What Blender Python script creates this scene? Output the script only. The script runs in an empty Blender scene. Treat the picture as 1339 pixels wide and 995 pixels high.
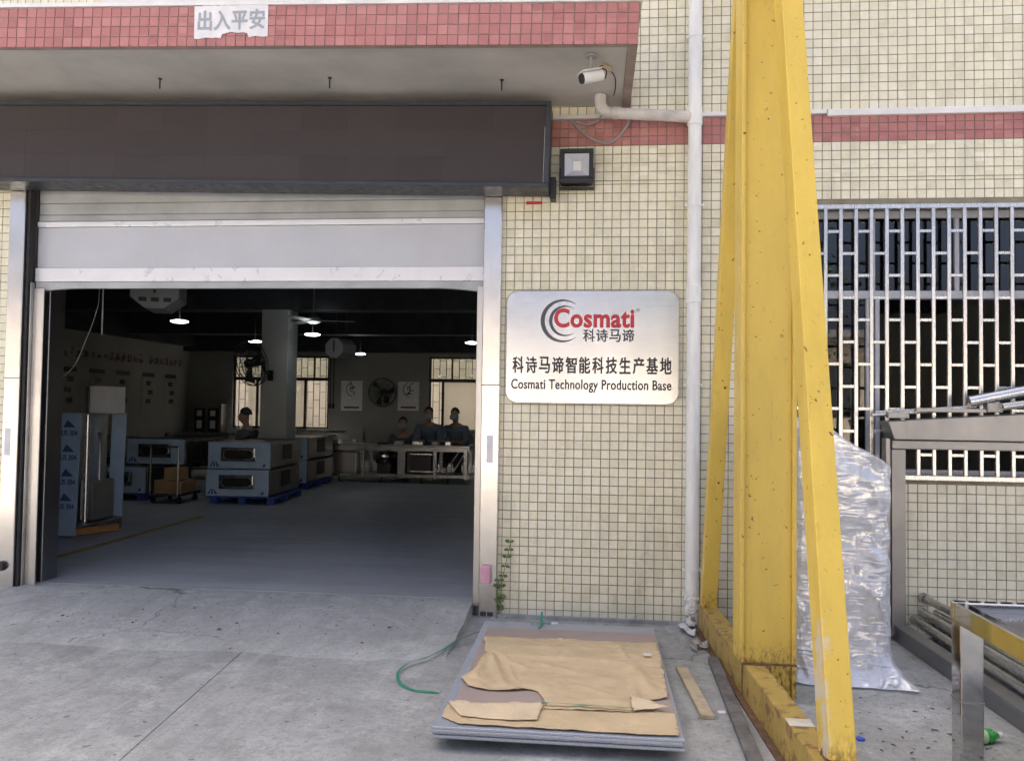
import bpy, bmesh, math, random
from mathutils import Vector, Matrix, noise
from math import radians, sin, cos, pi
random.seed(7)
SC = bpy.context.scene
COL = SC.collection

# ------------------------------------------------------------------ camera, sky, sun, exposure
CAM = Vector((0.0, -5.5, 1.435))
YAW, PITCH, ROLL = radians(-5.73), radians(1.86), radians(0.80)
fw = Vector((sin(YAW) * cos(PITCH), cos(YAW) * cos(PITCH), sin(PITCH)))
rt = Vector((cos(YAW), -sin(YAW), 0)); up = rt.cross(fw)
r2 = rt * cos(ROLL) + up * sin(ROLL); u2 = -rt * sin(ROLL) + up * cos(ROLL)
cd = bpy.data.cameras.new('camera'); cam = bpy.data.objects.new('camera', cd); COL.objects.link(cam)
mw = Matrix((r2, u2, -fw)).transposed().to_4x4(); mw.translation = CAM
cam.matrix_world = mw
cd.sensor_fit = 'HORIZONTAL'; cd.sensor_width = 36; cd.lens = 36 * 1050 / 1339
cd.clip_start = 0.05; cd.clip_end = 2000
SC.camera = cam

SUN_EL, SUN_AZ = radians(57), radians(-28)      # the sun stands behind the factory, the yard side is in its shade
sdir = Vector((sin(SUN_AZ) * cos(SUN_EL), cos(SUN_AZ) * cos(SUN_EL), sin(SUN_EL)))
w = bpy.data.worlds.new('World'); SC.world = w; w.use_nodes = True
wn = w.node_tree.nodes; wn.clear()
sky = wn.new('ShaderNodeTexSky'); sky.sky_type = 'NISHITA'; sky.sun_disc = False
sky.sun_elevation = SUN_EL; sky.sun_rotation = SUN_AZ; sky.dust_density = 10.0; sky.air_density = 0.45; sky.ozone_density = 0.0
bg = wn.new('ShaderNodeBackground'); bg.inputs[1].default_value = 0.15
wo = wn.new('ShaderNodeOutputWorld')
w.node_tree.links.new(sky.outputs[0], bg.inputs[0]); w.node_tree.links.new(bg.outputs[0], wo.inputs[0])
sl = bpy.data.lights.new('sun', 'SUN'); sl.energy = 4.0; sl.angle = radians(0.5); sl.color = (1, 0.93, 0.82)
so = bpy.data.objects.new('sun', sl); COL.objects.link(so); so.location = (0, 20, 40)
so.rotation_euler = sdir.to_track_quat('Z', 'Y').to_euler()
vs = SC.view_settings; vs.view_transform = 'Standard'; vs.look = 'None'; vs.gamma = 1; vs.exposure = 2.2
vs.use_curve_mapping = False
SC.cycles.max_bounces = 10; SC.cycles.diffuse_bounces = 6; SC.cycles.transparent_max_bounces = 16
SC.cycles.use_denoising = True

# ------------------------------------------------------------------ materials
M = {}
class NT:
    def __init__(s, name):
        m = bpy.data.materials.new(name); m.use_nodes = True; s.m = m; s.t = m.node_tree; s.n = s.t.nodes
        s.b = s.n['Principled BSDF']; s.out = s.n['Material Output']
        s.geo = s.n.new('ShaderNodeNewGeometry'); M[name] = m
    def new(s, k): return s.n.new(k)
    def link(s, a, b): s.t.links.new(a, b)
    def pos(s, scale=(1, 1, 1), rot=(0, 0, 0)):
        mp = s.new('ShaderNodeMapping'); mp.inputs['Scale'].default_value = scale; mp.inputs['Rotation'].default_value = rot
        s.link(s.geo.outputs['Position'], mp.inputs[0]); return mp.outputs[0]
    def noise(s, scale, detail=4, rough=.55, vec=None, dist=0):
        t = s.new('ShaderNodeTexNoise'); t.inputs['Scale'].default_value = scale; t.inputs['Detail'].default_value = detail
        t.inputs['Roughness'].default_value = rough; t.inputs['Distortion'].default_value = dist
        s.link(vec if vec else s.geo.outputs['Position'], t.inputs['Vector']); return t.outputs['Fac']
    def ramp(s, fac, stops):
        r = s.new('ShaderNodeValToRGB'); e = r.color_ramp.elements
        while len(e) < len(stops): e.new(.5)
        for k, (p, c) in enumerate(stops):
            e[k].position = p; e[k].color = (*c, 1) if len(c) == 3 else c
        s.link(fac, r.inputs[0]); return r.outputs[0]
    def mix(s, fac, a, b, mode='MIX'):
        x = s.new('ShaderNodeMix'); x.data_type = 'RGBA'; x.blend_type = mode
        for sock, v in ((x.inputs[0], fac), (x.inputs[6], a), (x.inputs[7], b)):
            if hasattr(v, 'is_linked') or hasattr(v, 'links'): s.link(v, sock)
            elif isinstance(v, (int, float)): sock.default_value = v
            else: sock.default_value = (*v, 1)
        return x.outputs[2]
    def bump(s, h, strength, dist=.01, prev=None):
        b = s.new('ShaderNodeBump'); b.inputs['Strength'].default_value = strength; b.inputs['Distance'].default_value = dist
        s.link(h, b.inputs['Height'])
        if prev: s.link(prev, b.inputs['Normal'])
        return b.outputs[0]
    def setc(s, col):
        if isinstance(col, tuple): s.b.inputs['Base Color'].default_value = (*col, 1)
        else: s.link(col, s.b.inputs['Base Color'])
    def done(s, col, rough=.5, metal=0, normal=None, spec=None):
        s.setc(col)
        if isinstance(rough, (int, float)): s.b.inputs['Roughness'].default_value = rough
        else: s.link(rough, s.b.inputs['Roughness'])
        s.b.inputs['Metallic'].default_value = metal
        if normal: s.link(normal, s.b.inputs['Normal'])
        if spec is not None: s.b.inputs['Specular IOR Level'].default_value = spec
        return s.m

def mul(c, k): return tuple(min(1, x * k) for x in c)
def mat(name, col, rough=.5, metal=0, var=.25, vs_=4, bump=.0, bs=60, spec=None):
    t = NT(name); n = t.noise(vs_, 5, .6)
    c = t.ramp(n, [(.3, mul(col, 1 - var)), (.7, mul(col, 1 + var * .4))])
    nm = t.bump(t.noise(bs, 3), bump, .004) if bump else None
    rr = t.ramp(t.noise(vs_ * 3, 4), [(.3, (max(.04, rough - .1),) * 3), (.7, (min(1, rough + .12),) * 3)])
    return t.done(c, rr, metal, nm, spec)

def concrete(name, a, b, dark, stain_scale=.9, cracks=.0):
    t = NT(name)
    big = t.noise(stain_scale, 7, .66, dist=.6); mid = t.noise(5, 8, .72); fine = t.noise(95, 4, .75); grain = t.noise(34, 5, .75)
    c = t.ramp(big, [(.34, a), (.66, b)])
    c = t.mix(t.ramp(mid, [(.46, (0, 0, 0)), (.68, (.6, .6, .6))]), c, dark)
    for sc_, rot, k in ((2.2, .30, .5), (3.1, -.12, .35)):      # drag and tyre marks running towards the door
        streak = t.noise(sc_, 6, .68, vec=t.pos((1.6, .10, 1), (0, 0, rot)))
        c = t.mix(t.ramp(streak, [(.54, (0, 0, 0)), (.66, (k,) * 3)]), c, mul(b, 1.3) if k > .4 else mul(dark, .9))
    pale = t.noise(2.6, 10, .8, dist=.4)
    c = t.mix(t.ramp(pale, [(.5, (0, 0, 0)), (.66, (.8,) * 3)]), c, mul(b, 1.28))
    c = t.mix(t.ramp(grain, [(.36, (.45,) * 3), (.50, (0, 0, 0))]), c, mul(dark, .85))
    c = t.mix(t.ramp(fine, [(.34, (.4,) * 3), (.50, (0, 0, 0))]), c, mul(dark, .65))
    spots = t.noise(21, 2, .5)
    c = t.mix(t.ramp(spots, [(.69, (0, 0, 0)), (.73, (.7,) * 3)]), c, mul(dark, .45))
    if cracks:
        wob = t.new('ShaderNodeTexNoise'); wob.inputs['Scale'].default_value = 3.5; wob.inputs['Detail'].default_value = 6
        t.link(t.geo.outputs['Position'], wob.inputs['Vector'])
        vm = t.new('ShaderNodeVectorMath'); vm.operation = 'MULTIPLY_ADD'; vm.inputs[1].default_value = (.35, .35, 0)
        t.link(wob.outputs['Color'], vm.inputs[0]); t.link(t.geo.outputs['Position'], vm.inputs[2])
        vo = t.new('ShaderNodeTexVoronoi'); vo.feature = 'DISTANCE_TO_EDGE'; vo.inputs['Scale'].default_value = cracks; t.link(vm.outputs[0], vo.inputs['Vector'])
        gate = t.ramp(t.noise(.8, 3), [(.5, (0,) * 3), (.58, (.8,) * 3)])
        line = t.ramp(vo.outputs['Distance'], [(.0, (1,) * 3), (.006, (0,) * 3)])
        c = t.mix(t.mix(1.0, gate, line, 'MULTIPLY'), c, mul(dark, .4))
    nm = t.bump(t.noise(9, 9, .8), .4, .02); nm = t.bump(fine, .45, .004, nm)
    return t.done(c, t.ramp(mid, [(.3, (.6,) * 3), (.7, (.9,) * 3)]), 0, nm, .3)
concrete('concrete', (.325, .333, .325), (.43, .44, .43), (.23, .232, .222), .9, .7)
concrete('ramp_concrete', (.385, .393, .384), (.452, .462, .452), (.295, .298, .287), 1.2, .9)
concrete('yard_concrete', (.30, .29, .27), (.40, .39, .36), (.2, .19, .18), .15)
def floor_paint():
    t = NT('floor_paint'); c = t.ramp(t.noise(1.1, 6, .6), [(.3, (.38, .40, .415)), (.7, (.46, .48, .495))])
    c = t.mix(t.ramp(t.noise(2, 6, .7, vec=t.pos((.25, 3, 1))), [(.5, (0, 0, 0)), (.75, (.5,) * 3)]), c, (.2, .2, .2))
    return t.done(c, t.ramp(t.noise(5, 5), [(.3, (.38,) * 3), (.7, (.6,) * 3)]), 0, t.bump(t.noise(60, 4), .08, .004))
floor_paint()

P = .0605                         # pitch of the facade's mosaic tiles, metres
def tile(name, ca, cb, cc, rough, grime):
    t = NT(name)
    sn = t.new('ShaderNodeVectorMath'); sn.operation = 'SNAP'; sn.inputs[1].default_value = (P, 10, P)
    off = t.new('ShaderNodeVectorMath'); off.operation = 'ADD'; off.inputs[1].default_value = (0, 5, 0)
    t.link(t.geo.outputs['Position'], off.inputs[0]); t.link(off.outputs[0], sn.inputs[0])
    wn_ = t.new('ShaderNodeTexWhiteNoise'); t.link(sn.outputs[0], wn_.inputs['Vector'])
    c = t.ramp(wn_.outputs['Value'], [(0, cb), (.25, ca), (.7, ca), (1, cc)])
    g = t.noise(2.2, 6, .65, vec=t.pos((2.2, 1, .5)))
    c = t.mix(t.ramp(g, [(.5, (0, 0, 0)), (.75, (grime,) * 3)]), c, mul(cb, .72))
    nm = t.bump(t.noise(35, 3), .06, .004)
    m = t.done(c, t.ramp(t.noise(8, 4), [(.3, (rough - .1,) * 3), (.7, (rough + .15,) * 3)]), 0, nm, .5)
    return m
tile('cream_glaze', (.735, .705, .55), (.66, .63, .475), (.785, .76, .62), .26, .6)
tile('red_glaze', (.42, .175, .165), (.36, .14, .135), (.48, .22, .205), .36, .45)
mat('grout', (.27, .245, .19), .95, 0, .35, 6, .3)
mat('red_grout', (.34, .27, .24), .95, 0, .3, 6, .2)
def far_tile(name, a, b):
    t = NT(name); br = t.new('ShaderNodeTexBrick'); br.offset = 0; br.squash = 1
    br.inputs['Scale'].default_value = 1; br.inputs['Brick Width'].default_value = P; br.inputs['Row Height'].default_value = P
    br.inputs['Mortar Size'].default_value = .003
    br.inputs['Color1'].default_value = (*a, 1); br.inputs['Color2'].default_value = (*mul(a, .92), 1); br.inputs['Mortar'].default_value = (*b, 1)
    t.link(t.pos((1, 1, 1), (radians(90), 0, 0)), br.inputs['Vector'])
    return t.done(br.outputs[0], .4)
far_tile('cream_wall_far', (.66, .63, .48), (.2, .18, .14))
mat('plaster', (.56, .55, .53), .85, 0, .18, 1.5, .15, 40)
mat('soffit_plaster', (.50, .485, .465), .9, 0, .25, 1.4, .2, 30)
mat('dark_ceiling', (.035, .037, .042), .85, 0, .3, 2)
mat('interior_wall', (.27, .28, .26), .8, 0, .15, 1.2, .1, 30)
mat('heater_paint', (.26, .28, .28), .6, 0, .12, 3); mat('column_paint', (.30, .32, .32), .75, 0, .12, 1.2)
mat('trim_white', (.74, .74, .74), .5, 0, .15, 5)
def steel(name, col, rough, direction, amt=.12, k=.35):
    t = NT(name); v = t.pos(direction)
    n = t.noise(1, 4, .6, vec=v); big = t.noise(2.5, 4, .6)
    c = t.ramp(big, [(.3, mul(col, .82)), (.7, mul(col, 1.06))])
    c = t.mix(t.ramp(n, [(.3, (k,) * 3), (.7, (0,) * 3)]), c, mul(col, .75))
    r = t.ramp(n, [(.2, (max(.05, rough - amt),) * 3), (.8, (rough + amt,) * 3)])
    return t.done(c, r, 1, t.bump(n, .06 * k / .35, .002))
steel('brushed_plaque', (.58, .61, .665), .22, (3, 3, 420), .06)
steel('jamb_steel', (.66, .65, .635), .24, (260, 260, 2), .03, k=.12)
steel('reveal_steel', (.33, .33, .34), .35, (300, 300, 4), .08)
steel('machine_steel', (.50, .50, .50), .33, (5, 5, 300), .08)
steel('hall_steel', (.27, .28, .285), .30, (5, 5, 200), .08)
steel('frame_steel', (.36, .355, .345), .46, (40, 40, 5), .06, k=.15)
steel('mirror_steel', (.72, .71, .69), .06, (3, 3, 3), .02)
steel('grille_steel', (.72, .72, .715), .28, (120, 120, 6), .08)
steel('old_pipe', (.62, .61, .58), .27, (30, 4, 30), .1)
mat('aluminium_paint', (.55, .575, .64), .42, .15, .06, 3)
mat('shutter_paint', (.50, .52, .57), .38, 0, .08, 2.2, .35, 2.2)
mat('shutter_bar', (.72, .73, .76), .34, .2, .08, 4)
mat('shutter_drum', (.40, .42, .435), .45, .1, .25, 3, .3, 3)
mat('rubber', (.025, .025, .027), .7, 0, .3, 8)
mat('led_frame', (.045, .05, .062), .42, .3, .25, 6)
def led():
    t = NT('led_face'); wv = t.new('ShaderNodeTexWave'); wv.wave_type = 'BANDS'; wv.bands_direction = 'Z'
    wv.inputs['Scale'].default_value = 32; t.link(t.geo.outputs['Position'], wv.inputs['Vector'])
    w2 = t.new('ShaderNodeTexWave'); w2.bands_direction = 'X'; w2.inputs['Scale'].default_value = 32; t.link(t.geo.outputs['Position'], w2.inputs['Vector'])
    dots = t.mix(1.0, wv.outputs[0], w2.outputs[0], 'MULTIPLY')
    c = t.mix(dots, (.022, .017, .019), (.05, .038, .041))
    ro = t.new('ShaderNodeObjectInfo')
    c = t.mix(t.ramp(ro.outputs['Random'], [(0, (0,) * 3), (1, (.5,) * 3)]), c, (.045, .036, .04))
    return t.done(c, .62, 0, t.bump(dots, .4, .003))
led()
mat('dark_metal', (.04, .04, .045), .5, .4, .3, 10)
mat('black_plastic', (.018, .018, .02), .4, 0, .3, 10)
mat('white_plastic', (.70, .70, .70), .35, 0, .1, 8)
mat('grey_plastic', (.32, .33, .34), .5, 0, .15, 8)
def pvc():
    t = NT('pvc_pipe'); n = t.noise(5, 6, .65, vec=t.pos((3, 3, .7)))
    c = t.ramp(n, [(.35, (.68, .69, .69)), (.6, (.79, .81, .80))])
    sx = t.new('ShaderNodeSeparateXYZ'); t.link(t.geo.outputs['Position'], sx.inputs[0])
    mr = t.new('ShaderNodeMapRange'); mr.inputs[1].default_value = .28; mr.inputs[2].default_value = .02; t.link(sx.outputs[2], mr.inputs[0])
    sp = t.new('ShaderNodeMath'); sp.operation = 'MULTIPLY'; t.link(mr.outputs[0], sp.inputs[0]); t.link(t.ramp(t.noise(30, 5, .7), [(.48, (0,) * 3), (.56, (1,) * 3)]), sp.inputs[1])
    c = t.mix(sp.outputs[0], c, (.16, .10, .06))
    return t.done(c, .4)
pvc()
mat('pvc_stained', (.56, .53, .51), .5, 0, .35, 7)
def crane_paint(name, col, worn=False):
    t = NT(name)
    c = t.ramp(t.noise(1.6, 6, .65, vec=t.pos((1.5, 1.5, .5))), [(.3, mul(col, .80)), (.7, mul(col, 1.08))])
    c = t.mix(t.ramp(t.noise(9, 7, .7, vec=t.pos((1.6, 1.6, .4))), [(.55, (0,) * 3), (.78, (.28,) * 3)]), c, (.34, .22, .045))
    sp = t.ramp(t.noise(38, 4, .6), [(.665, (0,) * 3), (.70, (1,) * 3)])
    sx = t.new('ShaderNodeSeparateXYZ'); t.link(t.geo.outputs['Position'], sx.inputs[0])
    mr = t.new('ShaderNodeMapRange'); mr.inputs[1].default_value = .31; mr.inputs[2].default_value = .17; t.link(sx.outputs[2], mr.inputs[0])
    mm = t.new('ShaderNodeMath'); mm.operation = 'MULTIPLY'; t.link(mr.outputs[0], mm.inputs[0]); t.link(t.ramp(t.noise(24, 6, .75, vec=t.pos((2, 2, .8))), [(.46, (0,) * 3), (.6, (1,) * 3)]), mm.inputs[1])
    c = t.mix(mm.outputs[0], c, (.13, .07, .03))
    runs = t.noise(14, 5, .7, vec=t.pos((2.5, 2.5, .12)))
    c = t.mix(t.ramp(runs, [(.64, (0,) * 3), (.76, (.5,) * 3)]), c, (.25, .13, .035))
    c = t.mix(sp, c, (.10, .045, .02))
    if worn:                                        # paint rubbed down to the primer at the foot of the brace
        d = t.new('ShaderNodeVectorMath'); d.operation = 'DISTANCE'; d.inputs[1].default_value = (.85 * 4, -2.42, .42 * .5)
        t.link(t.pos((4, 1, .5)), d.inputs[0])
        ad = t.new('ShaderNodeMath'); ad.operation = 'ADD'; t.link(d.outputs['Value'], ad.inputs[0]); t.link(t.noise(7, 5, .6), ad.inputs[1])
        c = t.mix(t.ramp(ad.outputs[0], [(.48, (.9,) * 3), (.62, (0,) * 3)]), c, (.62, .57, .46))
    return t.done(c, t.ramp(t.noise(6, 5), [(.3, (.38,) * 3), (.7, (.6,) * 3)]), 0, t.bump(t.noise(50, 4), .12, .004))
crane_paint('crane_yellow', (.68, .49, .095)); crane_paint('crane_worn_lit', (.72, .51, .085), True)  # same paint twice; front brace's copy is brighter, its light put into the colour
def crane_base():
    t = NT('crane_base'); col = (.44, .31, .08)
    c = t.ramp(t.noise(4, 6, .65), [(.3, mul(col, .75)), (.7, mul(col, 1.05))])
    c = t.mix(t.ramp(t.noise(11, 6, .7, dist=.8), [(.51, (0,) * 3), (.60, (.85,) * 3)]), c, (.16, .085, .045))
    return t.done(c, .6, 0, t.bump(t.noise(30, 5), .3, .006))
crane_base()
mat('rust', (.17, .095, .055), .9, 0, .5, 20, .5, 60)
mat('bare_primer', (.62, .58, .48), .6, 0, .25, 10)
def paint_text(name, col, rough=.45): return mat(name, col, rough, 0, .05, 10)
paint_text('logo_red', (.50, .025, .04)); paint_text('logo_grey', (.065, .075, .085)); paint_text('letter_black', (.02, .02, .025))
paint_text('faded_ink', (.33, .36, .40)); mat('paper', (.72, .72, .74), .8, 0, .12, 14, .15, 30)
def cardboard(name, col):
    t = NT(name)
    rg = t.new('ShaderNodeTexNoise'); rg.noise_type = 'RIDGED_MULTIFRACTAL'; rg.inputs['Scale'].default_value = 5.5; rg.inputs['Detail'].default_value = 3; rg.inputs['Distortion'].default_value = .4; t.link(t.geo.outputs['Position'], rg.inputs['Vector'])
    c = t.ramp(t.noise(5, 6, .65), [(.3, mul(col, .84)), (.7, mul(col, 1.08))])
    c = t.mix(t.ramp(t.noise(14, 5, .7, vec=t.pos((.5, 3, 1))), [(.56, (0,) * 3), (.72, (.3,) * 3)]), c, mul(col, .55))
    nm = t.bump(t.noise(7, 6, .65, dist=1.2), .55, .02); nm = t.bump(t.noise(60, 4, .6), .15, .004, nm); nm = t.bump(rg.outputs['Fac'], .35, .008, nm)
    return t.done(c, .85, 0, nm, .2)
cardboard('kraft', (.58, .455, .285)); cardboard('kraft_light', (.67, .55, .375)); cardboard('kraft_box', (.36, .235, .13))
mat('board_taupe', (.36, .29, .26), .6, 0, .08, 3)
def sheet():
    t = NT('sheet_grey'); c = t.ramp(t.noise(180, 2, .6), [(.35, (.30, .33, .38)), (.65, (.43, .46, .51))])
    return t.done(c, .42, .25, t.bump(t.noise(160, 2), .15, .003))
sheet()
mat('strap_green', (.05, .27, .16), .4, 0, .2, 20)
mat('wood_pale', (.50, .42, .29), .8, 0, .35, 14, .25, 80); mat('wood_grey', (.16, .155, .15), .9, 0, .5, 12, .4, 60)
mat('wood_orange', (.42, .21, .07), .8, 0, .2, 10)
mat('leaf', (.10, .17, .045), .5, 0, .3, 40); mat('stem', (.10, .11, .05), .7, 0, .2, 20)
mat('pink', (.60, .33, .42), .5, 0, .15, 20); mat('foil', (.55, .55, .58), .3, .6, .3, 40)
mat('film_blue', (.37, .50, .66), .42, 0, .16, 5, .12, 14); mat('film_print', (.045, .09, .25), .5, 0, .1, 10)
mat('pallet_blue', (.03, .07, .33), .5, 0, .15, 6)
mat('skin', (.30, .19, .14), .55, 0, .1, 20); mat('hair', (.012, .011, .011), .6, 0, .2, 40)
mat('shirt_blue', (.115, .15, .20), .85, 0, .15, 12, .2, 30); mat('shirt_dark', (.07, .075, .085), .85, 0, .15, 12, .2, 30)
mat('trousers', (.035, .038, .05), .85, 0, .15, 12); mat('mask_cloth', (.26, .30, .33), .8, 0, .1, 20)
mat('bronze_frame', (.075, .06, .045), .5, .3, .2, 10); mat('slogan_red', (.11, .022, .022), .6)
mat('neighbour_wall', (.27, .245, .205), .85, 0, .2, 1.5); mat('opposite_wall', (.62, .53, .42), .85, 0, .15, .5)
mat('roof_sheet', (.25, .25, .26), .7); mat('dark_opening', (.04, .045, .05), .4)
mat('yellow_line', (.36, .27, .06), .7, 0, .4, 8); mat('bottle_green', (.03, .35, .06), .25, 0, .1, 30); mat('bottle_label', (.4, .6, .35), .5)
mat('cap_blue', (.03, .08, .5), .4); mat('pebble', (.12, .11, .10), .9, 0, .5, 20)
def glass(name, tint, refl=.5):
    t = NT(name); t.n.remove(t.b)
    tr = t.new('ShaderNodeBsdfTransparent'); tr.inputs[0].default_value = (*tint, 1)
    gl = t.new('ShaderNodeBsdfGlossy'); gl.inputs['Roughness'].default_value = .015; gl.inputs[0].default_value = (.9, .92, .95, 1)
    lw = t.new('ShaderNodeFresnel'); lw.inputs[0].default_value = 1.0 + refl
    mx = t.new('ShaderNodeMixShader'); t.link(lw.outputs[0], mx.inputs[0]); t.link(tr.outputs[0], mx.inputs[1]); t.link(gl.outputs[0], mx.inputs[2])
    t.link(mx.outputs[0], t.out.inputs[0]); return t.m
glass('window_glass', (.22, .23, .24), .7); glass('clear_glass', (.82, .84, .82), .5)
def frosted():
    t = NT('frosted_glass'); t.done((.72, .70, .64), .5, 0); t.b.inputs['Transmission Weight'].default_value = .75; t.b.inputs['IOR'].default_value = 1.1
frosted()
def wrap():
    t = NT('stretch_film'); t.n.remove(t.b)
    tr = t.new('ShaderNodeBsdfTransparent'); tr.inputs[0].default_value = (.92, .94, .97, 1)
    df = t.new('ShaderNodeBsdfDiffuse'); df.inputs[0].default_value = (.86, .89, .95, 1)
    gl = t.new('ShaderNodeBsdfGlossy'); gl.inputs['Roughness'].default_value = .13; gl.inputs[0].default_value = (.95, .96, 1, 1)
    def ridge(scale, vec, dist):
        x = t.new('ShaderNodeTexNoise'); x.noise_type = 'RIDGED_MULTIFRACTAL'; x.inputs['Scale'].default_value = scale; x.inputs['Detail'].default_value = 4
        x.inputs['Distortion'].default_value = dist; t.link(vec, x.inputs['Vector']); return x.outputs['Fac']
    h = ridge(9, t.pos((1.6, 1.6, .45), (0, .35, 0)), .7); h2 = ridge(30, t.pos((.3, .3, 1.3), (0, -.6, 0)), .5)
    nm = t.bump(h, .8, .018); nm = t.bump(h2, .9, .008, nm)
    t.link(nm, gl.inputs['Normal']); t.link(nm, df.inputs['Normal'])
    m1 = t.new('ShaderNodeMixShader'); m2 = t.new('ShaderNodeMixShader')
    t.link(t.ramp(t.noise(4, 6, .65, dist=.8), [(.32, (.30,) * 3), (.64, (.72,) * 3)]), m1.inputs[0]); t.link(tr.outputs[0], m1.inputs[1]); t.link(df.outputs[0], m1.inputs[2])
    m2.inputs[0].default_value = .22; t.link(m1.outputs[0], m2.inputs[1]); t.link(gl.outputs[0], m2.inputs[2])
    t.link(m2.outputs[0], t.out.inputs[0])
wrap()
def lamp(name, col, s):
    t = NT(name); t.done((.8, .8, .8), .4); t.b.inputs['Emission Color'].default_value = (*col, 1); t.b.inputs['Emission Strength'].default_value = s
lamp('lamp_glow', (.95, 1.0, 1.0), 3.4)

# ------------------------------------------------------------------ geometry helpers
class MB:
    def __init__(s): s.v = []; s.f = []
    def add(s, vs_, fs): k = len(s.v); s.v += [Vector(p) for p in vs_]; s.f += [tuple(i + k for i in f) for f in fs]; return s
    def box(s, x0, x1, y0, y1, z0, z1):
        return s.add([(x0, y0, z0), (x1, y0, z0), (x1, y1, z0), (x0, y1, z0), (x0, y0, z1), (x1, y0, z1), (x1, y1, z1), (x0, y1, z1)],
                     [(0, 3, 2, 1), (4, 5, 6, 7), (0, 1, 5, 4), (1, 2, 6, 5), (2, 3, 7, 6), (3, 0, 4, 7)])
    def prism(s, pts, y0, y1):            # outline in x,z pushed along y
        n = len(pts); a = sum(pts[i][0] * pts[(i + 1) % n][1] - pts[(i + 1) % n][0] * pts[i][1] for i in range(n))
        if a < 0: pts = pts[::-1]
        return s.add([(x, y0, z) for x, z in pts] + [(x, y1, z) for x, z in pts],
                     [tuple(range(n)), tuple(range(2 * n - 1, n - 1, -1))] + [(i, i + n, (i + 1) % n + n, (i + 1) % n) for i in range(n)])
    def prismz(s, pts, z0, z1):
        n = len(pts); a = sum(pts[i][0] * pts[(i + 1) % n][1] - pts[(i + 1) % n][0] * pts[i][1] for i in range(n))
        if a < 0: pts = pts[::-1]
        return s.add([(x, y, z0) for x, y in pts] + [(x, y, z1) for x, y in pts],
                     [tuple(range(n - 1, -1, -1)), tuple(range(n, 2 * n))] + [(i, (i + 1) % n, (i + 1) % n + n, i + n) for i in range(n)])
    def tube(s, pts, r, n=10, cap=True):
        pts = [Vector(p) for p in pts]; rs = r if isinstance(r, (list, tuple)) else [r] * len(pts)
        t0 = (pts[1] - pts[0]).normalized(); ref = Vector((0, 0, 1)) if abs(t0.z) < .9 else Vector((1, 0, 0)); u = t0.cross(ref).normalized()
        vv = []
        for i, p in enumerate(pts):
            t = (pts[min(i + 1, len(pts) - 1)] - pts[max(i - 1, 0)]).normalized()
            u = (u - t * u.dot(t)).normalized(); q = t.cross(u)
            vv += [p + (u * cos(2 * pi * k / n) + q * sin(2 * pi * k / n)) * rs[i] for k in range(n)]
        ff = [(i * n + k, i * n + (k + 1) % n, (i + 1) * n + (k + 1) % n, (i + 1) * n + k) for i in range(len(pts) - 1) for k in range(n)]
        if cap: ff += [tuple(range(n - 1, -1, -1)), tuple(range((len(pts) - 1) * n, len(pts) * n))]
        return s.add(vv, ff)
    def lathe(s, prof, c=(0, 0, 0), axis='Z', n=20):
        vv = []
        for r, h in prof:
            for k in range(n):
                a = 2 * pi * k / n; p = (r * cos(a), r * sin(a), h)
                if axis == 'Y': p = (p[0], p[2], p[1])
                if axis == 'X': p = (p[2], p[0], p[1])
                vv.append((p[0] + c[0], p[1] + c[1], p[2] + c[2]))
        m = len(prof)
        ff = [(i * n + k, i * n + (k + 1) % n, (i + 1) * n + (k + 1) % n, (i + 1) * n + k) for i in range(m - 1) for k in range(n)]
        ff += [tuple(range(n - 1, -1, -1)), tuple(range((m - 1) * n, m * n))]
        return s.add(vv, ff)
    def bar(s, a, b, wx, wy, refx=(1, 0, 0)):      # rectangular bar between two points
        a = Vector(a); b = Vector(b); t = (b - a).normalized(); x = Vector(refx); x = (x - t * x.dot(t)).normalized(); y = t.cross(x)
        vv = [p + x * i * wx / 2 + y * j * wy / 2 for p in (a, b) for i, j in ((-1, -1), (1, -1), (1, 1), (-1, 1))]
        return s.add(vv, [(0, 3, 2, 1), (4, 5, 6, 7), (0, 1, 5, 4), (1, 2, 6, 5), (2, 3, 7, 6), (3, 0, 4, 7)])
    def rot(s, m, about=(0, 0, 0)):
        about = Vector(about); s.v = [m @ (p - about) + about for p in s.v]; return s
    def mesh(s, name, m, smooth=False, bevel=0, fixn=False):
        me = bpy.data.meshes.new(name); me.from_pydata([tuple(p) for p in s.v], [], s.f)
        if bevel or fixn:
            b = bmesh.new(); b.from_mesh(me)
            if fixn: bmesh.ops.recalc_face_normals(b, faces=b.faces)
            if bevel:
                ed = [e for e in b.edges if len(e.link_faces) == 2 and e.calc_face_angle(0) > .6]
                bmesh.ops.bevel(b, geom=ed, offset=bevel, segments=1 if bevel < .006 else 2, affect='EDGES', profile=.6)
            b.to_mesh(me); b.free()
        if smooth:
            me.polygons.foreach_set('use_smooth', [True] * len(me.polygons))
            try: me.set_sharp_from_angle(angle=radians(40))
            except Exception: pass
        if m: me.materials.append(M[m])
        return me

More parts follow.
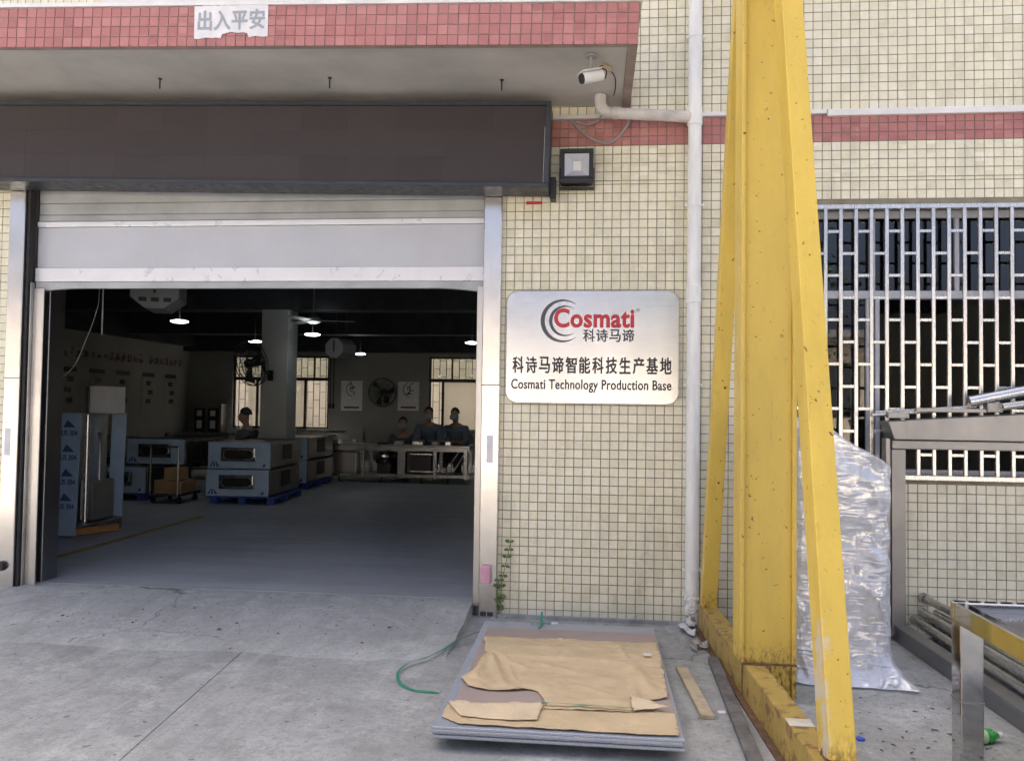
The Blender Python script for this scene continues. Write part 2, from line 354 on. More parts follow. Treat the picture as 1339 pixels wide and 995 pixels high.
WL = {}                                           # world location of each object, for parenting
def obj(name, me, parent=None, loc=(0, 0, 0), rot=(0, 0, 0)):
    o = bpy.data.objects.new(name, me); COL.objects.link(o); WL[o] = Vector(loc)
    if parent: o.parent = parent; o.location = Vector(loc) - WL[parent]
    else: o.location = loc
    o.rotation_euler = rot; return o
def build(name, mb, m, parent=None, smooth=False, bevel=0, fixn=False, local=False):
    """world-space geometry: the origin goes to the base of the piece; local=True keeps parent space"""
    if local:
        o = bpy.data.objects.new(name, mb.mesh(name, m, smooth, bevel, fixn)); COL.objects.link(o)
        if parent: o.parent = parent
        return o
    xs = [p.x for p in mb.v]; ys = [p.y for p in mb.v]; zs = [p.z for p in mb.v]
    c = Vector(((min(xs) + max(xs)) / 2, (min(ys) + max(ys)) / 2, min(zs)))
    mb.v = [p - c for p in mb.v]
    return obj(name, mb.mesh(name, m, smooth, bevel, fixn), parent, c)
def tag(o, label=None, cat=None, group=None, kind=None):
    for k, v in (('label', label), ('category', cat), ('group', group), ('kind', kind)):
        if v: o[k] = v
    return o
def thing(name, label, cat, loc=(0, 0, 0), rz=0, group=None):
    o = obj(name, None, None, loc, (0, 0, rz)); o.empty_display_size = .1
    return tag(o, label, cat, group)
def copy_tree(o, parent=None):
    c = o.copy(); COL.objects.link(c); c.parent = parent
    for ch in list(o.children): copy_tree(ch, c)
    return c
def text_mesh(s, x0, x1, z0, z1, y, off=0.0, bold=0.0):
    """flat lettering fitted to a rectangle of the x,z plane at depth y"""
    c = bpy.data.curves.new('lettering', 'FONT'); c.body = s; c.offset = off; c.resolution_u = 4; c.space_character = 1.06
    o = bpy.data.objects.new('lettering', c); COL.objects.link(o); bpy.context.view_layer.update()
    me = bpy.data.meshes.new_from_object(o.evaluated_get(bpy.context.evaluated_depsgraph_get()))
    bpy.data.objects.remove(o); xs = [v.co.x for v in me.vertices]; ys = [v.co.y for v in me.vertices]
    a, b, cc, d = min(xs), max(xs), min(ys), max(ys)
    mb = MB()
    sh = [(0, 0)] if not bold else [(0, 0), (bold, 0), (-bold, 0), (0, bold), (0, -bold), (bold * .7, bold * .7), (-bold * .7, -bold * .7), (bold * .7, -bold * .7), (-bold * .7, bold * .7)]
    for k, (dx, dz) in enumerate(sh):           # bold strokes: the outline laid over itself, each layer a hair prouder
        mb.add([(x0 + (v.co.x - a) / (b - a) * (x1 - x0) + dx, y - k * .00012, z0 + (v.co.y - cc) / (d - cc) * (z1 - z0) + dz) for v in me.vertices], [tuple(p.vertices) for p in me.polygons])
    return mb

# ------------------------------------------------------------------ setting: ground, ramp, hall
g = build('ground', MB().add([(-300, -300, -.02), (300, -300, -.02), (300, 300, -.02), (-300, 300, -.02)], [(0, 1, 2, 3)]), 'yard_concrete'); tag(g, kind='structure')
def slab(x0a, x0b, x1a, x1b, y0, y1):             # a = at y0, b = at y1
    mb = MB().prismz([(x0a, y0), (x1a, y0), (x1b, y1), (x0b, y1)], -.10, 0)
    build('concrete_slab', mb, 'concrete', g, bevel=.002)
slab(-9, -9, -5.206, -5.406, -11, .02); slab(-5.2, -5.4, -1.082, -2.092, -11, .02); slab(-1.078, -2.088, 9, 9, -11, .02)
slab(-9, -9, 9, 9, -20, -11.008)
# ramp up to the doorway: profile along y, broken toe, right end a worn step
rb = MB(); nx, ny = 90, 22; X0, X1 = -9.0, -.805
for j in range(ny + 1):
    for i in range(nx + 1):
        x = X0 + (X1 - X0) * i / nx; toe = -1.02 + .05 * noise.noise(Vector((x * 1.7, 3, 0))) + .035 * noise.noise(Vector((x * 6, 1, 0)))
        t = j / ny; y = .10 + (toe - .10) * t
        z = .088 * (1 - max(0, (t - .06) / .94)) ** .85 + .004 * noise.noise(Vector((x * 3, y * 3, 0))) * (1 - t) * t * 4
        if i == nx: x += .022 * noise.noise(Vector((0, y * 4, 5)))
        rb.v.append(Vector((x, y, max(z, .004 if j < ny else -.012))))
for j in range(ny):
    for i in range(nx):
        a = j * (nx + 1) + i; rb.f.append((a, a + nx + 1, a + nx + 2, a + 1))
k0 = len(rb.v)
for j in range(ny + 1):
    p = rb.v[j * (nx + 1) + nx]; rb.v.append(Vector((p.x + .006, p.y, -.012)))
for j in range(ny): a = j * (nx + 1) + nx; rb.f.append((a, a + nx + 1, k0 + j + 1, k0 + j))
tag(build('ramp', rb, 'ramp_concrete', smooth=True), kind='structure')
HX0, HX1, HY1, FZ = -10.0, 5.0, 13.6, .09
tag(build('floor', MB().box(HX0, HX1, .106, HY1, -.2, FZ), 'floor_paint'), kind='structure')
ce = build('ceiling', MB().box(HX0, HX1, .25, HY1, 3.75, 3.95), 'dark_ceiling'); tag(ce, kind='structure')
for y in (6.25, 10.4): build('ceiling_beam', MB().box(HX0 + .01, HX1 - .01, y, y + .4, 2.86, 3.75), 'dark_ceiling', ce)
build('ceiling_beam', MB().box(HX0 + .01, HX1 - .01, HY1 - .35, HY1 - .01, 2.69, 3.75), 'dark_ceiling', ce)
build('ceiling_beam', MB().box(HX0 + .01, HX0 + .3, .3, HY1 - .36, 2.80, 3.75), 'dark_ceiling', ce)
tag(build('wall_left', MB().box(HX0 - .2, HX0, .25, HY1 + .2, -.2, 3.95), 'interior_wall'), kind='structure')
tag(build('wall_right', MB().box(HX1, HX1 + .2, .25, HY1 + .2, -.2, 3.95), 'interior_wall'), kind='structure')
wins = [(-8.87, -6.42), (-3.94, -1.5), (.9, 3.3)]; WZ0, WZ1 = .82, 2.61
bw = MB(); xs = [HX0] + [v for a in wins for v in a] + [HX1]
for i in range(0, len(xs), 2): bw.box(xs[i], xs[i + 1], HY1, HY1 + .2, -.2, 3.95)
for a, b in wins: bw.box(a, b, HY1, HY1 + .2, -.2, WZ0); bw.box(a, b, HY1, HY1 + .2, WZ1, 3.95)
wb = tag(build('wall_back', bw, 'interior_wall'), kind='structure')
for wi, (a, b) in enumerate(wins):
    f = MB(); y0, y1 = HY1 + .05, HY1 + .10; T = .05
    f.box(a, b, y0, y1, WZ0, WZ0 + T); f.box(a, b, y0, y1, WZ1 - T, WZ1); f.box(a, a + T, y0, y1, WZ0 + T, WZ1 - T); f.box(b - T, b, y0, y1, WZ0 + T, WZ1 - T)
    zt = 2.0; f.box(a + T, b - T, y0, y1, zt, zt + .08)
    for q in ((.25, .75) if wi != 1 else (.14, .5)): xm = a + (b - a) * q; f.box(xm - .03, xm + .03, y0 + .002, y1 - .002, WZ0 + T, zt); f.box(xm + .2, xm + .24, y0 + .002, y1 - .002, zt + .08, WZ1 - T)
    fo = build('window_frame', f, 'bronze_frame', wb)
    build('pane', MB().box(a + T, b - T, y0 + .02, y0 + .026, zt + .08, WZ1 - T), 'clear_glass', fo)
    build('frosted_pane', MB().box(a + T + .32, b - T - .5, y0 + .02, y0 + .026, WZ0 + T, zt), 'frosted_glass', fo)
    gb = MB(); k = 0; x = a + .06
    while x < b - .1:
        gb.box(x, x + .016, HY1 + .22, HY1 + .236, WZ0, WZ1); z = WZ0 + (.1 if k % 2 else .3)
        while z < WZ1: gb.box(x + .016, x + .16, HY1 + .222, HY1 + .234, z, z + .014); z += .4
        x += .16; k += 1
    build('window_grille', gb, 'bronze_frame', wb)
tag(build('column', MB().box(-5.02, -4.60, 6.255, 6.645, FZ, 2.86), 'column_paint', bevel=.008), kind='structure')
tag(build('floor_line', MB().box(-6.8, -6.7, .5, 12, FZ, FZ + .003).box(-4.6, -4.52, .5, 3.6, FZ, FZ + .003), 'yellow_line'), kind='structure')

# ------------------------------------------------------------------ the factory front
BX0, BX1, BZ = -10.2, 8.0, 19.0
bd = thing('factory_building', 'cream tiled factory building with a wide roller door and barred window', 'building', (-1, 0, 0))
DX0, DX1, DZ = -4.15, -.75, 3.02
WX0, WX1, WZB, WZT = 1.38, 3.35, 1.0, 2.80
VX0, VX1, VZ = -4.7, 3.2, 4.42                      # region of the facade built tile by tile
def wall_rects(x0, x1, z0, z1):
    out = [(x0, DX0, z0, min(z1, DZ)), (DX1, WX0, z0, min(z1, DZ)), (WX0, WX1, z0, WZB), (WX0, WX1, WZT, min(z1, DZ)), (WX1, x1, z0, min(z1, DZ)), (x0, x1, DZ, z1)]
    return out
fm = MB()
for a, b, c, d in wall_rects(VX0, WX1 + .05, -.2, VZ): fm.box(a, b, 0, .24, c, d)
fwall = build('facade_wall', fm, 'grout', bd)
build('outer_wall', MB().box(BX0, VX0, 0, .24, -.2, VZ).box(WX1 + .05, BX1, 0, .24, -.2, VZ).box(BX0, BX1, 0, .24, VZ, BZ), 'cream_wall_far', bd)
build('side_wall', MB().box(BX0 - .01, BX0, 0, HY1 + .2, -.2, BZ).box(HX1 + .2, BX1, .24, .25, -.2, 3.9), 'plaster', bd)
build('upper_storey', MB().box(BX0, BX1, .25, HY1 + .2, 3.96, BZ), 'plaster', bd)
build('roof', MB().box(BX0 - .3, BX1 + .3, -.2, HY1 + .4, BZ, BZ + .2), 'roof_sheet', bd)
# tiles
def tile_mesh(name, wx, wz, m):
    gp, tp, th = .0021, .0010, .0040
    a, b = wx / 2 - gp, wz / 2 - gp
    return MB().add([(-a, 0, -b), (a, 0, -b), (a, 0, b), (-a, 0, b), (-a + tp, -th, -b + tp), (a - tp, -th, -b + tp), (a - tp, -th, b - tp), (-a + tp, -th, b - tp)],
                    [(4, 5, 6, 7), (0, 1, 5, 4), (1, 2, 6, 5), (2, 3, 7, 6), (3, 0, 4, 7)]).mesh(name, m)
TM = tile_mesh('cream_tile', P, P, 'cream_glaze'); RM = tile_mesh('red_tile', P, P, 'red_glaze')
rows = []                                           # (z centre, height, red?)
z = 3.232
for k in range(4): rows.append((z - P / 2, P, 0)); z -= P
rows.append((z - .0125, .025, 0)); z -= .025
while z > .02: rows.append((z - P / 2, P, 0)); z -= P
for k in range(3): rows.append((3.232 + P * (k + .5), P, 1))
z = 3.447
while z < VZ - P: rows.append((z + P / 2, P, 0)); z += P
cells = []
ncol0 = int(math.floor(VX0 / P)) + 1
for zc, h, red in rows:
    for i in range(ncol0, int(VX1 / P)):
        xc = (i + .5) * P; a, b, c, d = xc - P / 2, xc + P / 2, zc - h / 2, zc + h / 2
        if b > DX0 - .02 and a < DX1 + .02 and c < DZ: continue
        if b > WX0 + .004 and a < WX1 and d > WZB + .004 and c < WZT: continue
        cells.append((xc, zc, h, red))
def sees(c):                                        # large in view: the panel beside the door and the one under the window
    x, z = c[0], c[1]
    return c[2] > .05 and not c[3] and ((-.6 < x < .6 and z < 1.42) or (2.05 < x < 2.95 and .1 < z < .98))
cand = sorted([c for c in cells if sees(c)], key=lambda c: (Vector((c[0], 0, c[1])) - CAM).dot(fw))[:300]
cs = set(cand); rest = MB()
rnd = random.Random(3)
for c in cells:
    xc, zc, h, red = c
    tx, tz, dy = rnd.gauss(0, .006), rnd.gauss(0, .006), rnd.uniform(-.0006, .0006)
    if c in cs or (red and -.35 < xc < 2.9):
        o = obj('red_tile' if red else 'cream_tile', RM if red else TM, fwall, (xc, -.001 + dy, zc), (tx, 0, tz))
    else:
        a, b, gp, tp, th = P / 2, h / 2, .0021, .0010, .0040
        R = Matrix.Rotation(tx, 3, 'X') @ Matrix.Rotation(tz, 3, 'Z')
        pts = [(-a + gp, 0, -b + gp), (a - gp, 0, -b + gp), (a - gp, 0, b - gp), (-a + gp, 0, b - gp)]
        pts += [(x + (tp if x < 0 else -tp), -th, zz + (tp if zz < 0 else -tp)) for x, _, zz in pts]
        rest.add([R @ Vector(p) + Vector((xc, -.001 + dy, zc)) for p in pts], [(4, 5, 6, 7), (0, 1, 5, 4), (1, 2, 6, 5), (2, 3, 7, 6), (3, 0, 4, 7)])
tag(build('cream_tile_field', rest, 'cream_glaze', fwall), kind='stuff')
tr = build('trim_strip', MB().box(-.4, 1.535, -.03, .002, 3.416, 3.444), 'trim_white', bd, bevel=.003)
build('trim_strip', MB().box(1.541, 4.5, -.03, .002, 3.400, 3.444), 'trim_white', bd, bevel=.003)
build('base_strip', MB().prism([(-.64, -.02), (.7, -.02), (.7, .02), (-.64, .026)], -.03, .001), 'concrete', bd)
build('sill', MB().box(-3.6, -1.15, -.06, .01, 4.30, 4.42), 'trim_white', bd, bevel=.004)

# canopy, sloping a little to the right
TILT = radians(1.5); RT = Matrix.Rotation(TILT, 3, 'Y'); PIV = (.235, 0, 3.49)
cm = MB().box(-7, .235, -1.0, -.001, 3.505, 3.722).box(-7, .235, -1.0, -.945, 3.488, 3.505).box(.18, .235, -.945, -.001, 3.488, 3.505)
cn = build('canopy', cm.rot(RT, PIV), 'red_grout', bd)
build('soffit', MB().box(-7, .179, -.944, -.002, 3.500, 3.504).rot(RT, PIV), 'soffit_plaster', cn)
build('canopy_top', MB().box(-7.01, .25, -1.015, -.002, 3.723, 3.745).rot(RT, PIV), 'trim_white', cn)
ctr = MB()
for r in range(4):
    for i in range(116):
        p = RT @ (Vector((.235 - P * (i + .5), -1.001 + rnd.uniform(-.0006, .0006), 3.475 + P * (r + .55))) - Vector(PIV)) + Vector(PIV)
        if r == 3 and i in (38,): continue
        if i < 66: obj('red_tile', RM, cn, p, (rnd.gauss(0, .004), TILT, rnd.gauss(0, .004)))
        else: ctr.add([p + Vector(q) for q in [(-.027, 0, -.027), (.027, 0, -.027), (.027, 0, .027), (-.027, 0, .027), (-.026, -.0045, -.026), (.026, -.0045, -.026), (.026, -.0045, .026), (-.026, -.0045, .026)]], [(4, 5, 6, 7), (0, 1, 5, 4), (1, 2, 6, 5), (2, 3, 7, 6), (3, 0, 4, 7)])
tag(build('red_tile_field', ctr, 'red_glaze', cn), kind='stuff')
for x, y in ((-2.884, -.488), (-1.718, -.499), (-.598, -.463)):
    zz = 3.50 + (.235 - x) * math.tan(TILT); build('anchor_bolt', MB().tube([(x, y, zz + .01), (x, y, zz - .07)], .005, 6).lathe([(.014, 0), (.014, .006)], (x, y, zz - .006), n=8), 'dark_metal', cn)

# barred window
wn_ = build('window', MB().box(WX0, WX1, .15, .20, WZB, WZB + .05).box(WX0, WX1, .15, .20, WZT - .05, WZT).box(WX0, WX1, .146, .204, 2.20, 2.255)
            .box(WX0, WX0 + .045, .15, .2, WZB + .05, WZT - .05).box(WX1 - .05, WX1, .15, .2, WZB + .05, WZT - .05)
            .box(1.845, 1.885, .148, .202, WZB + .05, 2.2).box(1.905, 1.935, .152, .206, WZB + .05, 2.2).box(1.865, 1.905, .149, .201, 2.255, WZT - .05).box(2.42, 2.45, .149, .201, 2.255, WZT - .05), 'aluminium_paint', bd, bevel=.003)
build('pane', MB().box(WX0 + .045, 1.845, .17, .176, WZB + .05, 2.2), 'window_glass', wn_)
for a, b in ((WX0 + .045, 1.865), (1.905, 2.42), (2.45, WX1 - .05)): build('pane', MB().box(a, b, .17, .176, 2.255, WZT - .05), 'window_glass', wn_)
build('reveal', MB().box(WX0 - .03, WX0 - .002, .002, .24, WZB, WZT), 'plaster', bd)
gr = build('security_grille', MB().box(WX0 - .03, WX1 + .03, -.032, -.006, WZT - .028, WZT + .002).box(WX0 - .03, WX1 + .03, -.032, -.006, WZB - .006, WZB + .026), 'grille_steel', bd, bevel=.003)
VB = MB().box(-.012, .012, -.0115, .0095, WZB + .026, WZT - .028).mesh('vertical_bar', 'grille_steel', bevel=.003)
HB = MB().box(-.0375, .0375, -.008, .007, -.010, .010).mesh('cross_bar', 'grille_steel', bevel=.002)
SP = .0975; x = 1.53 - 2 * SP; k = 0
while x < WX1 + .02:
    if x > WX0 - .02:
        obj('vertical_bar', VB, gr, (x, -.019, 0))
    if x + SP / 2 > WX0 and x + SP < WX1 + .03:
        z = 2.624 - (.147 if k % 2 else 0)
        while z > WZB + .05: obj('cross_bar', HB, gr, (x + SP / 2, -.018, z)); z -= .293
    x += SP; k += 1

# ------------------------------------------------------------------ roller shutter with its stainless jambs
rs = thing('roller_shutter', 'half raised pale grey roller shutter in stainless steel jambs', 'shutter', (-2.45, .06, .09))
def warp(x):                                         # bottom rail dips a little at both ends
    d = min(x - DX0, DX1 - x); return -.03 * max(0, 1 - d / .35) ** 1.6
def rail(name, z0, z1, y0, y1, m, dip):
    mb = MB(); n = 60; xs_ = [DX0 + .03 + (DX1 - DX0 - .04) * i / n for i in range(n + 1)]
    for x in xs_: a = warp(x) if dip else 0; mb.v += [Vector((x, y0, z0 + a)), Vector((x, y1, z0 + a)), Vector((x, y1, z1)), Vector((x, y0, z1))]
    for i in range(n):
        for q in range(4): mb.f.append((i * 4 + q, (i + 1) * 4 + q, (i + 1) * 4 + (q + 1) % 4, i * 4 + (q + 1) % 4))
    mb.f += [(0, 1, 2, 3), (n * 4 + 3, n * 4 + 2, n * 4 + 1, n * 4)]
    return build(name, mb, m, rs, fixn=True)
rail('bottom_rail', 2.312, 2.41, .045, .10, 'shutter_bar', False)
rail('bottom_seal', 2.262, 2.31, .055, .095, 'shutter_drum', True)
for z0, z1 in ((2.412, 2.716),): build('slat', MB().box(DX0 + .03, DX1 - .01, .062, .09, z0, z1), 'shutter_paint', rs, bevel=.003)
build('slat_joint', MB().box(DX0 + .03, DX1 - .01, .050, .09, 2.718, 2.758), 'shutter_bar', rs, bevel=.006)
z = 2.760
for k, h in enumerate((.05, .085, .12)):
    build('slat', MB().box(DX0 + .03, DX1 - .01, .066 + .002 * (k % 2), .09, z + .002, z + h), 'shutter_drum', rs, bevel=.004); z += h
for x0, x1, x2, s in ((-4.272, -4.152, -4.155, 1), (-.757, -.632, -.75, -1)):
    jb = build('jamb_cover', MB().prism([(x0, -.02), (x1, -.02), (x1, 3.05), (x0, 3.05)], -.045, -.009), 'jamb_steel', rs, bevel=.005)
build('jamb_seam', MB().box(-.7575, -.6315, -.0475, -.045, 1.578, 1.584), 'dark_metal', rs); build('jamb_seam', MB().box(-4.273, -4.151, -.0475, -.045, 1.59, 1.596), 'dark_metal', rs)
build('gap_shade_strip', MB().box(-4.149, -4.128, -.02, .045, .0, 2.98), 'rubber', rs)  # black strip painted in for the shaded gap between jamb and guide
build('guide_rail', MB().box(-4.126, -4.118, .0, .044, .06, 2.30).box(-4.118, -4.035, .03, .044, .06, 2.26), 'machine_steel', rs, bevel=.003)
build('guide_rail', MB().box(-.806, -.7585, .02, .042, .06, 2.27), 'machine_steel', rs, bevel=.003)
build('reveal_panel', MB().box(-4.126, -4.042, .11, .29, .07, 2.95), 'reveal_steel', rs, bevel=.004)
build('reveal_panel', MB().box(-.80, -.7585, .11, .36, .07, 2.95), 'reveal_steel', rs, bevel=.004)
build('foot_block', MB().box(-.742, -.702, -.047, -.0455, .012, .042).box(-.695, -.655, -.047, -.0455, .012, .042), 'dark_opening', rs)
tag(build('sensor_box', MB().box(-.742, -.672, -.085, -.046, .235, .36), 'pink', bevel=.012), 'small pink box fixed low on the steel door jamb by the weed', 'sensor')
for x0, x1, z0, z1, l in ((-.715, -.672, 1.05, 1.235, 'narrow white paper notice taped on the steel jamb next to the plaque'), (-4.25, -4.205, 1.03, 1.23, 'narrow white paper notice taped on the steel jamb beside the shutter\'s far rail')):
    tag(build('notice', MB().box(x0, x1, -.0468, -.0455, z0, z1), 'paper'), l, 'notice')
tag(build('lock_housing', MB().lathe([(.03, -.075), (.036, -.06), (.036, -.046)], (-4.235, 0, .235), 'Y', 14), 'dark_metal', smooth=True), 'round dark lock on the foot of the steel jamb', 'lock')

# ------------------------------------------------------------------ LED display
LT = radians(1.4); RL = Matrix.Rotation(LT, 3, 'Y'); LP = (-.303, 0, 2.868)
led_ = thing('display_board', 'long dark LED display board above the roller shutter', 'display', (-2.7, -.2, 2.9))
lz0, lz1 = 2.868, 3.437; fr = MB()
fr.box(-5.6, -.303, -.31, -.06, lz0, lz0 + .028).box(-5.6, -.303, -.31, -.06, lz1 - .028, lz1).box(-.335, -.303, -.311, -.06, lz0 + .028, lz1 - .028).box(-5.6, -.336, -.12, -.06, lz0 + .029, lz1 - .029)
build('frame', fr.rot(RL, LP), 'led_frame', led_, bevel=.003)
pw = .331; ph = (lz1 - lz0 - .06) / 3
for i in range(16):
    for j in range(3):
        x1 = -.337 - pw * i; z0 = lz0 + .03 + ph * j; dy = rnd.uniform(-.0006, .0006)
        if x1 - pw < -5.6: continue
        build('led_panel', MB().box(x1 - pw + .0003, x1 - .0003, -.297 + dy, -.15, z0 + .0003, z0 + ph - .0003).rot(RL, LP), 'led_face', led_)
build('edge_strip', MB().box(-.3385, -.3365, -.300, -.298, lz0 + .03, lz0 + .40).rot(RL, LP), 'white_plastic', led_)
build('mounting_bracket', MB().box(-.300, -.262, -.12, -.006, 2.845, 2.99), 'dark_metal', led_, bevel=.004)
tag(build('warning_tag', MB().box(-.47, -.36, -.012, -.0058, 2.832, 2.852), 'logo_red'), 'small red plastic strip on the tiles beneath the display board end', 'strip')

# ------------------------------------------------------------------ things on the facade
fl = thing('floodlight', 'square black LED floodlight on the tiles right of the display board', 'floodlight', (-.12, -.06, 2.94))
build('housing', MB().box(-.229, -.012, -.105, -.035, 2.945, 3.172), 'black_plastic', fl, bevel=.012)
build('bezel', MB().box(-.232, -.009, -.140, -.1055, 2.942, 2.975).box(-.232, -.009, -.140, -.1055, 3.142, 3.175).box(-.232, -.204, -.140, -.1055, 2.9755, 3.1415).box(-.037, -.009, -.140, -.1055, 2.9755, 3.1415), 'black_plastic', fl, bevel=.003)
ref = MB(); o4 = [(-.202, 2.99), (-.039, 2.99), (-.039, 3.14), (-.202, 3.14)]; i4 = [(-.150, 3.03), (-.088, 3.03), (-.088, 3.10), (-.150, 3.10)]
ref.add([(x, -.138, z) for x, z in o4] + [(x, -.1062, z) for x, z in i4], [(0, 1, 5, 4), (1, 2, 6, 5), (2, 3, 7, 6), (3, 0, 4, 7), (4, 5, 6, 7)])
build('reflector', ref, 'aluminium_paint', fl); build('led_chip', MB().box(-.145, -.093, -.1085, -.1064, 3.035, 3.095), 'trim_white', fl)
build('driver_box', MB().box(-.20, -.04, -.1385, -.1057, 2.977, 2.989), 'dark_metal', fl); build('bracket', MB().box(-.238, -.2325, -.08, -.06, 2.93, 3.06).box(-.0085, -.003, -.08, -.06, 2.93, 3.06).box(-.238, -.003, -.08, -.006, 2.924, 2.9295), 'dark_metal', fl)
SZ = 3.505
cc = thing('security_camera', 'white bullet security camera hung under the red canopy end', 'camera', (-.03, -.83, 3.4))
build('mount', MB().lathe([(.036, 0), (.036, .008), (.012, .016)], (-.028, -.83, SZ - .016), n=16).tube([(-.028, -.83, SZ - .01), (-.028, -.83, 3.40)], .009, 10), 'grey_plastic', cc, smooth=True)
ax = Vector((-.80, -.42, -.30)).normalized(); c0 = Vector((-.02, -.83, 3.372)); 
build('body', MB().tube([c0 - ax * .07, c0 - ax * .066, c0 + ax * .066, c0 + ax * .07], [.024, .032, .032, .03], 18), 'white_plastic', cc, smooth=True)
build('hood', MB().bar(c0 - ax * .05 + Vector((0, 0, .036)), c0 + ax * .085 + Vector((0, 0, .036)), .07, .006, (.4, -.9, 0)), 'white_plastic', cc)
build('lens', MB().tube([c0 + ax * .0705, c0 + ax * .078], [.031, .029], 16), 'black_plastic', cc, smooth=True)
def curve(pts, n=8):
    pts = [Vector(p) for p in pts]; out = []
    q = [pts[0]] + pts + [pts[-1]]
    for i in range(1, len(q) - 2):
        for k in range(n):
            t = k / n; a, b, c, d = q[i - 1], q[i], q[i + 1], q[i + 2]
            out.append(.5 * ((2 * b) + (c - a) * t + (2 * a - 5 * b + 4 * c - d) * t * t + (3 * b - a - 3 * c + d) * t ** 3))
    return out + [pts[-1]]
build('cable', MB().tube(curve([c0 - ax * .07, (.055, -.80, 3.375), (.06, -.78, 3.43), (.02, -.75, 3.46), (.05, -.7, 3.49), (.11, -.6, 3.475), (.125, -.45, 3.47), (.12, -.25, 3.485)]), .004, 6), 'rubber', cc, smooth=True)
build('connector', MB().bar((.03, -.72, 3.485), (.09, -.66, 3.482), .03, .012, (0, 0, 1)), 'wood_pale', cc)
tag(build('cable_loop', MB().tube(curve([(-.16, -.012, 3.405), (-.105, -.02, 3.34), (-.02, -.02, 3.275), (.08, -.02, 3.245), (.16, -.02, 3.29), (.225, -.05, 3.375), (.22, -.06, 3.44)]), .008, 8).tube(curve([(-.13, -.012, 3.40), (-.05, -.02, 3.375), (.02, -.05, 3.395), (.05, -.1, 3.43)]), .006, 8), 'grey_plastic', smooth=True), 'grey cable looping down over the red tile band', 'cable')

dp = thing('downpipe', 'white plastic downpipe running down the tiled wall', 'pipe', (.665, -.085, 0))
build('pipe', MB().lathe([(.0445, .02), (.0445, 9)], (.665, -.075, 0), n=24), 'pvc_pipe', dp, smooth=True)
for z0, z1 in ((3.335, 3.46), (2.14, 2.25), (.125, .20)): build('coupling', MB().lathe([(.0447, 0), (.0505, .003), (.0505, z1 - z0 - .003), (.0447, z1 - z0)], (.665, -.075, z0), n=24), 'pvc_pipe', dp, smooth=True)
for zc in (.37, 1.59, 2.79, 3.93): build('clamp', MB().lathe([(.0447, 0), (.0485, .001), (.0485, .011), (.0447, .012)], (.665, -.075, zc), n=24).box(.605, .615, -.08, -.005, zc, zc + .012).box(.715, .725, -.08, -.005, zc, zc + .012).lathe([(.008, -.088), (.008, -.079)], (.61, 0, zc + .006), 'Y', 8).lathe([(.008, -.088), (.008, -.079)], (.72, 0, zc + .006), 'Y', 8), 'pvc_pipe', dp)
build('wire_tie', MB().lathe([(.046, 0), (.048, .004), (.046, .008)], (.665, -.075, .17), n=20).tube([(.70, -.10, .172), (.735, -.13, .178), (.75, -.15, .17)], .008, 6), 'rust', dp)
dr = thing('drain_branch', 'stained white drain pipe bending from the canopy to the downpipe', 'pipe', (.3, -.12, 3.39))
build('pipe', MB().tube(curve([(.035, -.22, 3.50), (.033, -.22, 3.46), (.04, -.215, 3.42), (.075, -.20, 3.396), (.12, -.185, 3.392), (.40, -.13, 3.392), (.63, -.08, 3.392)], 6), .038, 20), 'pvc_stained', dr, smooth=True)
build('collar', MB().tube([(.105, -.19, 3.392), (.15, -.18, 3.392)], .0425, 20), 'pvc_stained', dr, smooth=True)

# brushed steel name plaque
PY = -.034
pq = thing('name_plaque', 'brushed stainless steel company plaque with red and black lettering', 'sign', (-.01, PY, 1.46))
def rrect(x0, x1, z0, z1, r, n=8):
    out = []
    for cx, cz, a0 in ((x1 - r, z1 - r, 0), (x0 + r, z1 - r, 90), (x0 + r, z0 + r, 180), (x1 - r, z0 + r, 270)):
        out += [(cx + r * cos(radians(a0 + 90 * k / n)), cz + r * sin(radians(a0 + 90 * k / n))) for k in range(n + 1)]
    return out
build('plate', MB().prism(rrect(-.594, .577, 1.460, 2.231, .085), PY, -.007), 'brushed_plaque', pq, bevel=.004)
def px(x): return -.594 + (x - 662) / (888 - 662) * 1.171
def pz(y): return 2.231 - (y - 380) / (528.5 - 380) * .771
def crescent(cx, cz, ro, shift, ri, a0, a1):
    n = 40; mb = MB(); vv = []
    for k in range(n + 1):
        a = radians(a0 + (a1 - a0) * k / n); t = abs(2 * k / n - 1)
        th = (ro - ri) * (1 - t ** 1.6) + .0012
        vv += [(cx + ro * cos(a), PY - .0012, cz + ro * sin(a)), (cx + (ro - th) * cos(a) * 1.0, PY - .0012, cz + (ro - th) * sin(a))]
    return mb.add(vv, [(2 * k, 2 * k + 2, 2 * k + 3, 2 * k + 1) for k in range(n)])
build('emblem_arc', crescent(px(736), pz(420), .147, 0, .119, 50, 312), 'logo_grey', pq)
build('emblem_arc', crescent(px(739), pz(420), .105, 0, .083, 52, 310), 'logo_grey', pq)
build('logo_word', text_mesh('Cosmati', px(726), px(829.5), pz(428.5), pz(404), PY - .0025, .012, .0036), 'logo_red', pq)
build('registered_mark', text_mesh('®', px(832.5), px(837), pz(408), pz(403.5), PY - .0015), 'logo_grey', pq)
build('name_line', text_mesh('Cosmati Technology Production Base', px(670), px(878), pz(513.5), pz(497), PY - .0015, 0, .0018), 'letter_black', pq)

